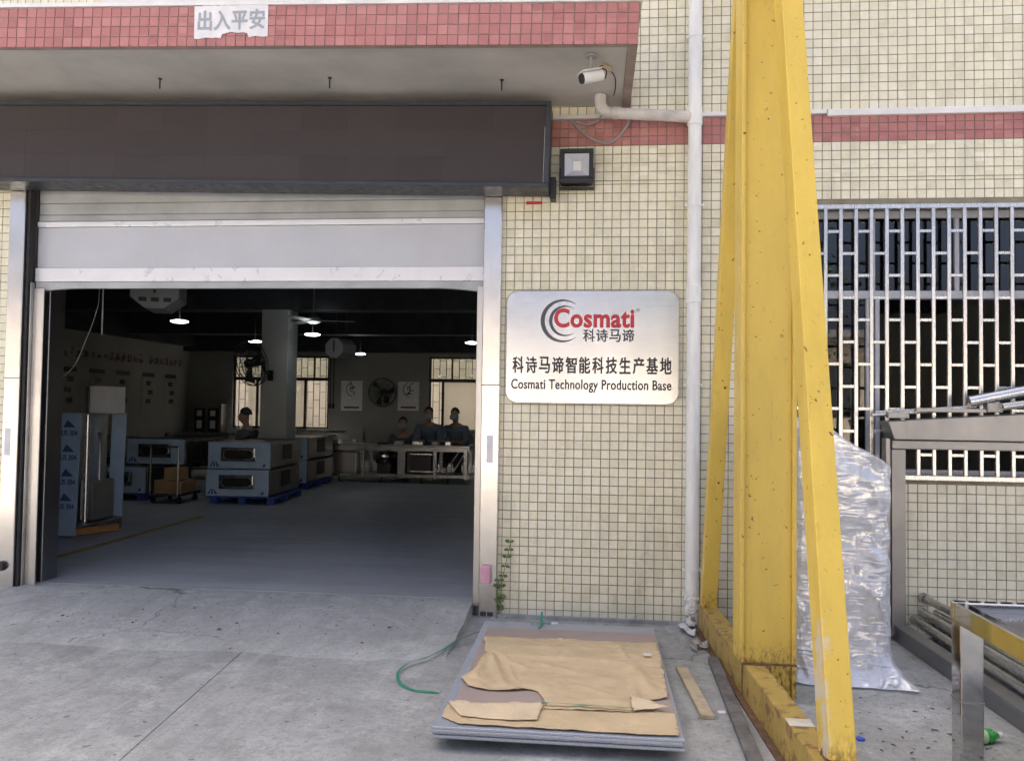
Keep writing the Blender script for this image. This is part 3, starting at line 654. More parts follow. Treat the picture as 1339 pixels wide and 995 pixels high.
def row(txt, x0, x1, z0, z1, fill, y, bold):          # one character per cell, a gap between neighbours
    mb = MB(); n = len(txt); cw = (x1 - x0) / (n - 1 + fill)
    for i, ch in enumerate(txt):
        q = text_mesh(ch, x0 + cw * i, x0 + cw * (i + fill), z0, z1, y, .004 if ch == '谛' else 0, bold); mb.add(q.v, q.f)
    return mb
build('logo_characters', row('科诗马谛', px(764), px(829.5), pz(447), pz(431), .86, PY - .0015, .0020), 'logo_grey', pq)
build('name_characters', row('科诗马谛智能科技生产基地', px(671.5), px(878), pz(488.5), pz(467.5), .80, PY - .0015, .0026), 'letter_black', pq)

# torn paper strip on the canopy
tn = thing('paper_strip', 'torn white paper strip with faded characters on the red fascia', 'paper', (-2.15, -1.01, 3.6))
off = (.235 + 2.15) * math.tan(TILT)
pts = []
for k in range(25): pts.append((-2.38 + .455 * k / 24, 3.783 + .006 * rnd.random()))
for k in range(40):
    t = k / 39; zz = 3.592 + .012 * noise.noise(Vector((t * 9, 2, 0)))
    if .28 < t < .62: zz += .028
    pts.append((-1.925 - .455 * t + .004 * rnd.random(), zz))
build('sheet', MB().prism(pts, -1.0105, -1.0075), 'paper', tn)
build('faded_characters', text_mesh('出入平安', -2.355, -1.945, 3.638, 3.755, -1.0115, .004, .003), 'faded_ink', tn)

# ------------------------------------------------------------------ yellow gantry leg
cr = thing('gantry_leg', 'yellow steel gantry crane leg with base beam and two raking braces', 'crane', (.85, -1.3, 0))
def xl(y): return .702 - .047 * (y + .12)            # left edge of the base beam
y0, y1 = -2.62, -.13
bm_ = MB().prismz([(xl(y0), y0), (xl(y0) + .10, y0), (xl(y1) + .10, y1), (xl(y1), y1)], .012, .18)
build('base_beam', bm_, 'crane_base', cr, bevel=.004)
build('base_flange', MB().prismz([(xl(y0) - .03, y0), (xl(y0) + .13, y0), (xl(y1) + .13, y1), (xl(y1) - .03, y1)], .002, .012), 'rust', cr)
build('weld_seam', MB().box(xl(-1.35) - .004, xl(-1.35) - .0005, -1.356, -1.346, .014, .178), 'rust', cr)
CY = -1.30
build('column', MB().box(.738, .758, CY - .10, CY + .10, .1805, 6).box(.990, 1.010, CY - .10, CY + .10, .02, 6).box(.758, .990, CY - .075, CY - .055, .1806, 6)
      .box(.872, .990, CY - .074, CY - .056, .02, .1806), 'crane_yellow', cr, bevel=.003)
build('column_foot', MB().box(.742, 1.012, CY - .104, CY - .1005, .1815, .192), 'rust', cr)
build('front_brace', MB().bar((.897, -2.445, .1815), (.905, -1.335, 4.6), .095, .15), 'crane_worn_lit', cr, bevel=.006)
build('rear_brace', MB().bar((.752, -.215, .1815), (.815, -1.24, 4.6), .095, .10), 'crane_yellow', cr, bevel=.006)
build('bare_patch', MB().box(xl(-2.1) + .002, xl(-2.1) + .0995, -2.16, -2.08, .1802, .1812), 'bare_primer', cr)
build('foot_weld', MB().lathe([(.02, 0), (.012, .03)], (.86, -2.42, .175), n=8).box(.845, .95, -2.535, -2.405, .178, .187), 'rust', cr)

# ------------------------------------------------------------------ stack of sheets and torn cardboard
rnd2 = random.Random(11)
for k in range(2):
    yb = (-1.8, -.95)[k]
    tag(build('timber_bearer', MB().box(-.50, .27, yb, yb + .09, .0, .040), 'wood_grey', bevel=.004), ['low timber bearer under the front half of the stacked sheets', 'low timber bearer under the wall end of the stacked sheets'][k], 'timber', 'bearers under the stacked sheets')
for k in range(5):
    dx, dy = rnd2.uniform(-.006, .006), rnd2.uniform(-.01, .008)
    o = build('grey_sheet', MB().box(-.652 + dx, .385 + dx, -2.165 + dy + (.004 if k % 2 else .009) * (4 - k), -.50 + dy, .0405 + k * .0125, .0525 + k * .0125), 'sheet_grey', bevel=.002)
    tag(o, ['lowest of the five grey speckled sheets stacked on the ground', 'second grey speckled sheet up from the bottom of the stack', 'middle one of the five stacked grey speckled sheets', 'fourth grey speckled sheet up, just under the topmost', 'topmost grey speckled sheet, lying directly under the taupe board'][k], 'sheet', 'stacked grey sheets')
tag(build('taupe_board', MB().prismz([(-.612, -.66), (.378, -.64), (.372, -2.06), (-.60, -2.05)], .1032, .1068), 'board_taupe', bevel=.001), 'plain taupe board under the torn cardboard on the sheets', 'board')
def torn(name, poly, zb, amp, m, label, seed, fold=None):
    """paper outline with ragged edges, filled, rippled and given thickness"""
    pts = []
    n = len(poly)
    for i in range(n):
        a = Vector((*poly[i], 0)); b = Vector((*poly[(i + 1) % n], 0)); L = (b - a).length; kk = max(2, int(L / .02)); d = (b - a).normalized(); nn = Vector((-d.y, d.x, 0))
        for k in range(kk):
            p = a.lerp(b, k / kk); j = .007 * noise.noise(Vector((p.x * 28, p.y * 28, seed))) + .004 * noise.noise(Vector((p.x * 90, p.y * 90, seed)))
            pts.append(p + nn * j)
    b = bmesh.new(); vs_ = [b.verts.new(p) for p in pts]; b.faces.new(vs_)
    bmesh.ops.triangulate(b, faces=b.faces[:])
    for it in range(7):
        long_ = [e for e in b.edges if e.calc_length() > .026]
        if not long_: break
        bmesh.ops.subdivide_edges(b, edges=long_, cuts=1); bmesh.ops.triangulate(b, faces=[f for f in b.faces if len(f.verts) > 3])
    for v in b.verts:
        x, y = v.co.x, v.co.y; on = v.is_boundary
        h = .5 + .5 * noise.noise(Vector((x * 5, y * 7, seed))); h2 = abs(noise.noise(Vector((x * 11, y * 13, seed + 4))))
        z = zb + amp * (h * .7 + h2 * .6)
        if on: z += amp * 1.2 * max(0, noise.noise(Vector((x * 9, y * 9, seed + 9))))
        if fold: z += fold(x, y)
        v.co.z = max(z, zb)
    bmesh.ops.recalc_face_normals(b, faces=b.faces[:])
    if sum(f.normal.z for f in b.faces) < 0: bmesh.ops.reverse_faces(b, faces=b.faces[:])
    mb = MB(); b.verts.index_update(); nv = len(b.verts)
    mb.v = [v.co.copy() for v in b.verts] + [v.co - Vector((0, 0, .0022)) for v in b.verts]
    mb.f = [tuple(v.index for v in f.verts) for f in b.faces] + [tuple(v.index + nv for v in reversed(f.verts)) for f in b.faces]
    for e in b.edges:
        if e.is_boundary:
            f = e.link_faces[0]; vv = [v.index for v in f.verts]; i, j = e.verts[0].index, e.verts[1].index
            if vv[(vv.index(i) + 1) % len(vv)] != j: i, j = j, i
            mb.f.append((j, i, i + nv, j + nv))
    b.free(); o = build(name, mb, m, smooth=False)
    for p in o.data.polygons: p.use_smooth = abs(p.normal.z) > .3
    return tag(o, label, 'cardboard')
A = [(-.626, -1.938), (-.199, -1.879), (.377, -1.905), (.365, -2.142), (.16, -2.149), (-.167, -2.142), (-.534, -2.14), (-.629, -2.065)]
B = [(-.604, -.875), (-.454, -.873), (-.19, -.873), (.126, -.885), (.378, -.867), (.377, -1.086), (.369, -1.41), (.357, -1.727), (.285, -1.762), (.192, -1.738), (.195, -1.93), (-.204, -1.939), (-.194, -1.878), (-.232, -1.719), (-.285, -1.70), (-.375, -1.734), (-.468, -1.739), (-.569, -1.699), (-.622, -1.58), (-.576, -1.454), (-.515, -1.216), (-.561, -1.153)]
Dd = [(.190, -1.75), (.344, -1.893), (.19, -1.934)]
Ee = [(-.621, -1.937), (-.198, -1.886), (-.217, -2.075), (-.337, -2.096), (-.545, -2.076)]
torn('torn_cardboard', A, .1098, .006, 'kraft', 'torn brown cardboard strip along the front edge of the sheet stack', 1.3)
def crease(x, y, x0, y0, x1, y1, wd, h):             # a raised fold along a line that fades at both ends
    dx, dy = x1 - x0, y1 - y0; L2 = dx * dx + dy * dy; t = max(0, min(1, ((x - x0) * dx + (y - y0) * dy) / L2))
    d = math.hypot(x - x0 - t * dx, y - y0 - t * dy); return h * max(0, 1 - d / wd) * min(1, 6 * t + .15, 6 * (1 - t) + .15)
FOLDS = [(-.53, -1.22, -.40, -1.68, .035, .022), (-.50, -1.22, -.30, -1.45, .03, .016), (-.54, -1.25, -.56, -1.62, .03, .02), (-.45, -1.24, -.36, -1.60, .02, .014), (-.5, -1.05, .1, -1.02, .04, .008), (.15, -.9, .19, -1.2, .03, .010), (.22, -1.28, .30, -1.72, .05, .018), (-.3, -1.33, .15, -1.55, .05, .008), (-.15, -1.85, .15, -1.80, .04, .010), (.05, -.95, .34, -1.02, .02, .008), (-.1, -1.6, .1, -1.75, .03, .009)]
def ridge(x, y): return sum(crease(x, y, *f) for f in FOLDS) + .016 * math.exp(-((y + 1.25 + .05 * x) / .022) ** 2) + .010 * math.exp(-((x - .21 + .02 * (y + 1.5)) / .014) ** 2) * (y < -1.28) + .018 * max(0, 1 - ((x + .53) ** 2 + (y + 1.3) ** 2) / .012)
torn('torn_cardboard', B, .1112, .013, 'kraft', 'big torn and creased brown cardboard covering the sheet stack', 5.1, ridge)
torn('cardboard_flap', Dd, .127, .010, 'kraft_light', 'small pale triangular flap folded from the torn cardboard', 8.2)
torn('cardboard_flap', Ee, .1175, .013, 'kraft_light', 'pale peeled cardboard flap curling over the front strip', 2.7)
tag(build('sticker', MB().box(.285, .325, -1.16, -1.125, .1312, .1322).rot(Matrix.Rotation(.12, 3, 'Z'), (.3, -1.14, .13)), 'paper'), 'small white sticker on the creased brown cardboard', 'sticker')
def ribbon(pts, wd, m, name='strap', parent=None, th=.0012, lift=0):
    pts = curve(pts, 8); mb = MB()
    for i, p in enumerate(pts):
        t = (pts[min(i + 1, len(pts) - 1)] - pts[max(i - 1, 0)]).normalized(); q = Vector((-t.y, t.x, 0)).normalized()
        tw = .35 * sin(i * .33); up_ = Vector((0, 0, 1)) * abs(sin(tw)) * wd / 2
        mb.v += [p + q * wd / 2 * cos(tw), p - q * wd / 2 * cos(tw) + up_ * 2, p - q * wd / 2 * cos(tw) + up_ * 2 + Vector((0, 0, th)), p + q * wd / 2 * cos(tw) + Vector((0, 0, th))]
    for i in range(len(pts) - 1):
        for k in range(4): mb.f.append((i * 4 + k, i * 4 + (k + 1) % 4, i * 4 + 4 + (k + 1) % 4, i * 4 + 4 + k))
    e = (len(pts) - 1) * 4; mb.f += [(3, 2, 1, 0), (e, e + 1, e + 2, e + 3)]
    return build(name, mb, m, parent, fixn=True)
tag(ribbon([(-.744, -1.497, .002), (-.863, -1.488, .004), (-.962, -1.408, .006), (-1.013, -1.255, .012), (-.987, -1.123, .02), (-.898, -.998, .024), (-.835, -.867, .03), (-.80, -.74, .035), (-.70, -.60, .05), (-.655, -.56, .06)], .016, 'strap_green'), 'loose green packing strap curling on the concrete', 'strap')
tag(ribbon([(-.21, -1.905, .1285), (-.05, -1.91, .129), (.10, -1.918, .129), (.195, -1.925, .131)], .013, 'strap_green'), 'green packing strap stretched across the front cardboard strip', 'strap')
tag(ribbon([(-.37, -.56, .106), (-.30, -.53, .112), (-.22, -.545, .106)], .013, 'strap_green').copy() if False else build('strap_end', MB().bar((-.305, -.645, .1080), (-.29, -.485, .1095), .014, .002).bar((-.365, -.545, .1125), (-.235, -.515, .1115), .002, .014, (0, 0, 1)).bar((-.30, -.49, .106), (-.297, -.47, .165), .014, .002), 'strap_green'), 'crossed green strap ends on the back edge of the sheets', 'strap')
tag(build('paper_scrap', MB().prismz([(-.255, -.50), (-.20, -.49), (-.195, -.515), (-.24, -.525)], .1035, .110), 'paper'), 'tiny white scrap beside the crossed green strap', 'scrap')

# ------------------------------------------------------------------ odds and ends on the ground
def plank(x0, y0, x1, y1, wd, th, m, label, z=.001):
    a, b = Vector((x0, y0, z + th / 2)), Vector((x1, y1, z + th / 2)); n = 14; mb = MB()
    d = (b - a).normalized(); q = Vector((d.y, -d.x, 0))
    for i in range(n + 1):
        p = a.lerp(b, i / n); ww = wd / 2 * (1 + .05 * noise.noise(Vector((i * .9, x0, 2))))
        mb.v += [p - q * ww - Vector((0, 0, th / 2)), p + q * ww - Vector((0, 0, th / 2)), p + q * ww + Vector((0, 0, th / 2)), p - q * ww + Vector((0, 0, th / 2))]
    for i in range(n):
        for k in range(4): mb.f.append((i * 4 + k, i * 4 + (k + 1) % 4, i * 4 + 4 + (k + 1) % 4, i * 4 + 4 + k))
    mb.f += [(3, 2, 1, 0), (n * 4, n * 4 + 1, n * 4 + 2, n * 4 + 3)]
    return tag(build('plank', mb, m, fixn=True, bevel=.0025), label, 'plank')
plank(.503, -.95, .548, -1.66, .062, .022, 'wood_pale', 'short pale wooden plank on the concrete beside the sheet stack')
plank(.70, -.78, .665, -2.35, .060, .028, 'wood_grey', 'long weathered grey plank along the yellow base beam')
def scrap(name, pts, z, m, label, cat, amp=.03, seed=0):
    o = torn(name, pts, z, amp, m, label, seed); o['category'] = cat; return o
scrap('paper_sheet', [(.575, -.10), (.61, -.08), (.67, -.26), (.655, -.33), (.615, -.30), (.585, -.22)], .004, 'paper', 'crumpled white paper sheet lying at the foot of the downpipe', 'paper', .035, 3)
scrap('foil_scrap', [(.59, -.50), (.63, -.46), (.66, -.52), (.72, -.50), (.70, -.58), (.64, -.56), (.63, -.66), (.60, -.60)], .004, 'foil', 'crumpled silver plastic scrap beside the grey plank end', 'scrap', .045, 6)
tag(build('wood_chip', MB().prismz([(.605, -1.56), (.645, -1.555), (.64, -1.585), (.61, -1.59)], .001, .008), 'paper'), 'small pale chip on the concrete between the two planks', 'chip')
pb = MB()
for k in range(110):
    x = rnd2.uniform(-3.4, -.95); y = -.62 + rnd2.gauss(0, .16) - .05 * sin(x * 3)
    if not -.98 < y < -.05: continue
    t = max(0, (( .10 - y) / 1.12 - .06) / .94); zz = .088 * (1 - min(1, t)) ** .85
    r = abs(rnd2.gauss(0, .004)) + .002; a = rnd2.random() * 6
    pb.add([(x + r * 1.8 * cos(a), y + r * sin(a), zz), (x + r * cos(a + 2), y + r * sin(a + 2), zz), (x + r * 1.4 * cos(a + 4), y + r * 1.2 * sin(a + 4), zz), (x, y, zz + r * .8)], [(0, 1, 3), (1, 2, 3), (2, 0, 3), (0, 2, 1)])
tag(build('loose_grit', pb, 'pebble'), 'dark loose grit scattered over the concrete ramp', 'grit', kind='stuff')
# weed beside the jamb
wd_ = thing('weed', 'small green weed growing up between the steel jamb and the tiles', 'plant', (-.61, -.03, .02))
for path in ([(-.625, -.02, .02), (-.605, -.03, .12), (-.60, -.04, .24), (-.575, -.05, .36), (-.555, -.05, .45), (-.54, -.055, .53)], [(-.62, -.02, .02), (-.615, -.04, .10), (-.60, -.05, .17)], [(-.622, -.02, .05), (-.628, -.05, .20), (-.61, -.055, .27)]):
    cpts = curve(path, 5); build('stem', MB().tube(cpts, .0022, 5), 'stem', wd_)
    for i, p in enumerate(cpts):
        if i % 3 or i < 3: continue
        for sgn in (-1, 1):
            L = rnd2.uniform(.028, .042); a = rnd2.uniform(-.3, .5); d = Vector((sgn * cos(a), -.3, sin(a))).normalized(); n2 = Vector((0, -.8, .5)); q = d.cross(n2).normalized() * L * .34
            vv = [p, p + d * L * .35 + q, p + d * L * .75 + q * .7, p + d * L - Vector((0, 0, .004)), p + d * L * .75 - q * .7, p + d * L * .35 - q, p + d * L * .5 + Vector((0, .004, -.003))]
            build('leaf', MB().add(vv, [(0, 1, 6), (1, 2, 6), (2, 3, 6), (3, 4, 6), (4, 5, 6), (5, 0, 6)]), 'leaf', wd_)
bt = thing('bottle', 'empty green plastic bottle lying under the polished steel table', 'bottle', (1.72, -1.76, .03), .25)
build('body', MB().tube([(-.09, 0, 0), (-.085, 0, 0), (-.02, 0, 0), (.03, 0, 0), (.05, 0, 0), (.06, 0, 0)], [.02, .029, .031, .029, .014, .012], 16), 'bottle_green', bt, smooth=True, local=True)
build('label', MB().tube([(-.06, 0, 0), (-.005, 0, 0)], .0318, 16), 'bottle_label', bt, smooth=True, local=True); build('cap', MB().tube([(.06, 0, 0), (.078, 0, 0)], .014, 12), 'white_plastic', bt, local=True)
tag(build('plastic_disc', MB().lathe([(.018, 0), (.02, .004), (.018, .008)], (1.183, -1.80, .001), n=14), 'cap_blue'), 'flat blue plastic disc on the concrete by the yellow brace', 'disc')
lf = MB()
for k in range(60):
    x, y = rnd2.uniform(1.1, 1.75), rnd2.uniform(-2.3, -1.15); r = rnd2.uniform(.006, .018); a = rnd2.random() * 6
    lf.add([(x + r * cos(a), y + r * sin(a), .002), (x + .4 * r * cos(a + 1.6), y + .4 * r * sin(a + 1.6), .004), (x - r * cos(a), y - r * sin(a), .003), (x - .4 * r * cos(a + 1.6), y - .4 * r * sin(a + 1.6), .002)], [(0, 1, 2, 3)])
tag(build('litter', lf, 'pebble'), 'dry leaf litter on the dark concrete under the equipment', 'litter', kind='stuff')

# ------------------------------------------------------------------ film wrapped machine
wm = thing('wrapped_machine', 'tall machine wrapped in crinkled clear plastic film beside the crane', 'machine', (1.4, -.75, 0))
build('cabinet', MB().prism([(1.085, .14), (1.555, .14), (1.555, 1.06), (1.30, 1.22), (1.085, 1.24)], -1.0, -.45), 'white_plastic', wm, bevel=.01)
build('skid', MB().box(1.08, 1.565, -1.02, -.43, .004, .10), 'wood_grey', wm)
for zc, m in ((1.02, 'dark_metal'), (.95, 'dark_metal'), (.865, 'leaf'), (.80, 'leaf'), (.72, 'dark_metal'), (.64, 'slogan_red')): build('button', MB().lathe([(.017, -.022), (.02, -.012), (.02, 0)], (1.50, -1.001, zc), 'Y', 12), m, wm, smooth=True)
build('rating_label', MB().box(1.465, 1.548, -1.004, -1.0005, .30, .46), 'yellow_line', wm)
fm_ = MB(); nu, nv_ = 120, 84
prof = [(0, 1.30, .55), (.06, 1.285, .85), (.12, 1.25, 1.0)]
def wrap_pt(u, v):
    # superellipse section around the machine; v runs from the skirt to the tied top
    a = 2 * pi * u; ca, sa = cos(a), sin(a); e = .32
    hx, hy = .272, .335
    sx = hx * math.copysign(abs(ca) ** e, ca); sy = hy * math.copysign(abs(sa) ** e, sa)
    k = 1.0
    if v < .16: k = 1 + .22 * (1 - v / .16) ** 2 * (.5 + .7 * noise.noise(Vector((ca * 2.2, sa * 2.2, 1))) + .4)
    if v < .13: k += .24 * (1 - v / .13) ** 2 * max(0, (ca - sa) / 1.414) ** 6
    ztop = 1.16 + .20 * max(0, min(1, (.24 - sx) / .33)) ** 1.0
    if v > .9: k = 1 - ((v - .9) / .1) ** 2 * .98
    z = .012 + min(v, .9) / .9 * (ztop - .03) + (.03 + .03 * (1 - k) if v > .9 else 0) * min(1, max(0, (v - .9) / .05))
    p = Vector((1.325 + sx * k, -.725 + sy * k, z))
    d = .020 * noise.noise(Vector((p.x * 5 + p.y * 4, p.z * 3.2, 1))) + .013 * noise.noise(Vector((p.x * 12 + p.z * 9, p.y * 12, p.z * 5))) + .007 * noise.noise(Vector((p.x * 30, p.y * 30, p.z * 14)))
    n = Vector((sx, sy, 0)).normalized(); return p + n * (d + .006) + Vector((0, 0, max(-.008, .02 * noise.noise(Vector((p.x * 7, p.y * 7, 3))) * (v < .1 or v > .88))))
for j in range(nv_ + 1):
    for i in range(nu): fm_.v.append(wrap_pt(i / nu, j / nv_))
for j in range(nv_):
    for i in range(nu): fm_.f.append((j * nu + i, j * nu + (i + 1) % nu, (j + 1) * nu + (i + 1) % nu, (j + 1) * nu + i))
build('film', fm_, 'stretch_film', wm, smooth=True)

# ------------------------------------------------------------------ stainless equipment on the right
fa = thing('conveyor_frame', 'grey stainless conveyor frame with trough and tubes under the window', 'conveyor', (2.6, -.2, 0))
build('post', MB().box(1.886, 1.972, -.20, -.11, .03, 1.20), 'frame_steel', fa, bevel=.006)
build('post_edge', MB().box(1.852, 1.8845, -.19, -.12, .02, 1.27), 'reveal_steel', fa, bevel=.004)
build('rail', MB().box(1.886, 3.6, -.21, -.10, 1.2015, 1.258), 'frame_steel', fa, bevel=.006)
build('trough', MB().add([(1.89, -.235, 1.262), (3.6, -.235, 1.262), (3.6, -.235, 1.50), (1.852, -.235, 1.375), (1.89, .0 - .06, 1.262), (3.6, -.06, 1.262), (3.6, -.06, 1.50), (1.852, -.06, 1.375)], [(0, 1, 2, 3), (5, 4, 7, 6), (4, 0, 3, 7), (1, 5, 6, 2), (3, 2, 6, 7), (0, 4, 5, 1)]), 'frame_steel', fa, bevel=.004)
build('tube', MB().tube([(1.765, -.2, 1.412), (2.33, -.2, 1.462)], .012, 12).tube([(1.80, -.15, 1.43), (2.42, -.15, 1.475)], .010, 12), 'old_pipe', fa, smooth=True)
build('tube', MB().tube([(2.34, -.22, 1.505), (3.2, -.22, 1.69)], .034, 18), 'grille_steel', fa, smooth=True)
build('tube', MB().tube([(2.52, -.26, 1.475), (3.2, -.26, 1.58)], .024, 16), 'old_pipe', fa, smooth=True)
build('bracket', MB().box(2.02, 2.44, -.24, -.205, 1.436, 1.462).box(2.44, 2.53, -.25, -.2, 1.44, 1.50).box(1.85, 1.98, -.24, -.2, 1.395, 1.435), 'frame_steel', fa, bevel=.004)
build('sole_rail', MB().prismz([(1.90, -.12), (1.985, -.12), (2.055, -2.2), (1.955, -2.2)], .075, .10), 'frame_steel', fa, bevel=.004)
build('sole_panel', MB().prismz([(1.905, -.13), (1.925, -.13), (1.985, -2.2), (1.962, -2.2)], .002, .0745), 'reveal_steel', fa)
for k, (x, z, r, L) in enumerate(((2.06, .113, .032, 2.2), (2.135, .111, .030, 2.25), (2.21, .113, .032, 2.1), (2.29, .111, .03, 2.2), (2.10, .166, .030, 2.2), (2.18, .166, .029, 2.3))):
    tag(build('steel_tube', MB().tube([(x, -.10 - .02 * (k % 3), z), (x + .02, -.10 - L, z)], r, 14), 'old_pipe', smooth=True), ['dull steel tube in the lower row touching the low sole rail', 'second dull steel tube in the lower row from the sole rail', 'third dull steel tube in the lower row from the sole rail', 'dull steel tube in the lower row farthest from the sole rail', 'dull steel tube on top of the bundle, nearer the sole rail', 'dull steel tube on top of the bundle, farther from the sole rail'][k], 'tube', 'steel tubes bundled by the wall')
for yy, l in ((-.45, 'low timber bearer under the tube bundle by the conveyor post'), (-1.5, 'low timber bearer under the tube bundle beside the polished table')):
    tag(build('tube_bearer', MB().box(2.03, 2.34, yy, yy + .06, .0, .0805), 'wood_grey'), l, 'timber')
vt = thing('valve_pipe', 'steel pipe with a hexagonal end fitting above the tube bundle', 'pipe', (2.16, -.06, .2))
build('pipe', MB().tube([(2.15, -.06, .235), (2.26, -1.3, .222)], .024, 14), 'old_pipe', vt, smooth=True); build('fitting', MB().tube([(2.147, -.02, .236), (2.151, -.07, .235)], .036, 8).tube([(2.151, -.075, .235), (2.154, -.10, .234)], .031, 14), 'machine_steel', vt)
tb = thing('steel_table', 'mirror polished stainless steel table with a perforated inset top', 'table', (1.9, -2.4, 0))
build('leg', MB().box(1.485, 1.575, -2.07, -1.985, .0, .588), 'mirror_steel', tb, bevel=.006); build('leg_band', MB().box(1.483, 1.577, -2.072, -1.983, .27, .278), 'machine_steel', tb)
for x, y in ((2.62, -2.07), (2.62, -3.2), (1.485, -3.2)): build('leg', MB().box(x, x + .09, y, y + .085, 0, .588), 'mirror_steel', tb, bevel=.006)
rim = MB().box(1.462, 2.75, -2.075, -2.03, .589, .672).box(1.462, 1.507, -3.25, -2.0755, .589, .672).box(2.70, 2.75, -3.25, -2.0755, .589, .672).box(1.5075, 2.6995, -3.25, -3.2, .589, .672)
build('rim', rim, 'mirror_steel', tb, bevel=.005); build('inset_top', MB().box(1.508, 2.699, -3.199, -2.076, .628, .634), 'reveal_steel', tb)
for yy in (-2.2, -2.42, -2.64): build('slot_rail', MB().box(1.58, 2.65, yy, yy + .018, .6345, .642), 'grille_steel', tb)

# ------------------------------------------------------------------ inside the hall
def oven_mb():
    t = thing('tunnel_oven', '', 'oven', (0, 0, 0))
    W_, Dp, Hh = .85, 1.25, .345
    build('body', MB().box(0, W_, .012, Dp, .012, Hh), 'hall_steel', t, local=True, bevel=.008)
    fp = build('front_panel', MB().box(0, W_, 0, .011, .005, Hh + .008), 'film_blue', t, local=True, bevel=.003)
    build('film_mark', MB().prism([(.02, .03), (.05, .03), (.075, .10), (.065, .10)], -.0015, -.0003).prism([(.07, .03), (.10, .03), (.09, .10), (.08, .10)], -.0015, -.0003).prism([(.12, .03), (.16, .03), (.11, .10), (.10, .10)], -.0015, -.0003).prism([(.74, .03), (.78, .03), (.79, .07), (.76, .07)], -.0015, -.0003), 'film_print', fp, local=True)
    wf = build('window_frame', MB().box(.18, .66, -.018, -.0005, .10, .285), 'hall_steel', t, local=True, bevel=.006)
    def stad(x0, x1, z0, z1): return rrect(x0, x1, z0, z1, (z1 - z0) / 2 - .001, 6)
    build('window_rim', MB().prism(stad(.215, .635, .12, .265), -.030, -.0185), 'grille_steel', wf, local=True); build('window_glass', MB().prism(stad(.23, .62, .135, .25), -.0335, -.0305), 'black_plastic', wf, local=True)
    build('handle', MB().tube([(.645, -.045, .16), (.645, -.045, .28)], .010, 8).box(.64, .65, -.04, -.0185, .17, .18).box(.64, .65, -.04, -.0185, .26, .27), 'grille_steel', t, local=True)
    sd = build('side_panel', MB().box(W_ + .0005, W_ + .012, .03, Dp - .03, .02, Hh - .01), 'reveal_steel', t, local=True, bevel=.003)
    build('side_hatch', MB().box(W_ + .0125, W_ + .02, .45, .8, .10, .31), 'dark_metal', sd, local=True, bevel=.003)
    for yy in (.03, Dp - .06): build('top_rail', MB().box(.0, W_, yy, yy + .03, Hh + .0005, Hh + .012), 'hall_steel', t, local=True)
    return t
def pallet_mb():
    t = thing('blue_pallet', '', 'pallet', (0, 0, 0))
    build('deck', MB().box(0, .95, .02, 1.2, .08, .10), 'pallet_blue', t, local=True)
    for i in range(3):
        for j in range(3): build('block', MB().box(.03 + i * .39, .13 + i * .39, .03 + j * .5, .17 + j * .5, 0, .0795), 'pallet_blue', t, local=True, bevel=.006)
    return t
OV = oven_mb(); PL = pallet_mb(); first = [True, True]
def place(proto, i, loc, rz, label, group):
    o = proto if first[i] else copy_tree(proto); first[i] = False
    o.location = loc; o.rotation_euler = (0, 0, rz); tag(o, label, None, group); return o
place(PL, 1, (-5.10, 4.78, FZ), .04, 'blue plastic pallet under the paired film covered ovens', 'blue pallets on the hall floor')
place(OV, 0, (-5.10, 4.76, FZ + .102), .04, 'film covered tunnel oven on the blue pallet, lower of the pair', 'film covered ovens')
place(OV, 0, (-5.10, 4.80, FZ + .464), .04, 'film covered tunnel oven stacked on top of its twin', 'film covered ovens')
place(OV, 0, (-5.28, 6.70, FZ + .464), 0, 'steel tunnel oven standing behind the stacked pair behind the column', 'film covered ovens')
place(PL, 1, (-6.95, 4.86, FZ), 0, 'blue plastic pallet under the oven behind the handcart', 'blue pallets on the hall floor')
place(OV, 0, (-6.85, 4.85, FZ + .102), 0, 'film covered tunnel oven half hidden behind the tall film panel', 'film covered ovens')
place(OV, 0, (-6.55, 5.30, FZ + .464), 0, 'tunnel oven resting on the other behind the handcart', 'film covered ovens')
o = copy_tree(OV); o.location = (-5.28, 6.70, FZ + .102); o.rotation_euler = (0, 0, 0); tag(o, 'tunnel oven on a pallet behind the column', None, 'film covered ovens')
place(PL, 1, (-5.34, 6.72, FZ), 0, 'blue plastic pallet under the ovens behind the column', 'blue pallets on the hall floor')
# tall film covered channel
tc = thing('steel_housing', 'tall upright steel housing with blue protective film panels', 'machine part', (-5.08, 2.3, FZ))
pn = build('film_panel', MB().box(-5.195, -5.0, 1.94, 1.955, FZ + .02, 1.31).rot(Matrix.Rotation(radians(1.2), 3, 'Y'), (-5.1, 1.95, 1.3)), 'film_blue', tc)
pn2 = build('film_panel', MB().box(-5.145, -4.985, 2.69, 2.705, .17, 1.31).rot(Matrix.Rotation(radians(1.2), 3, 'Y'), (-5.05, 2.7, 1.3)), 'film_blue', tc)
build('back_plate', MB().box(-5.21, -5.20, 1.956, 2.70, .17, 1.31), 'machine_steel', tc); build('top_plate', MB().box(-5.199, -4.99, 1.956, 2.689, 1.295, 1.305), 'machine_steel', tc); build('bottom_plate', MB().box(-5.199, -4.99, 1.956, 2.689, .19, .205), 'machine_steel', tc)
build('inner_pipe', MB().tube([(-5.10, 2.2, .21), (-5.10, 2.2, 1.294)], .028, 14), 'grille_steel', tc, smooth=True); build('inner_pipe', MB().tube([(-5.10, 2.42, .24), (-5.10, 2.42, 1.0), (-5.14, 2.46, 1.1)], .018, 10), 'machine_steel', tc, smooth=True)
build('inner_box', MB().box(-5.19, -5.04, 2.25, 2.6, .22, .62), 'machine_steel', tc, bevel=.01)
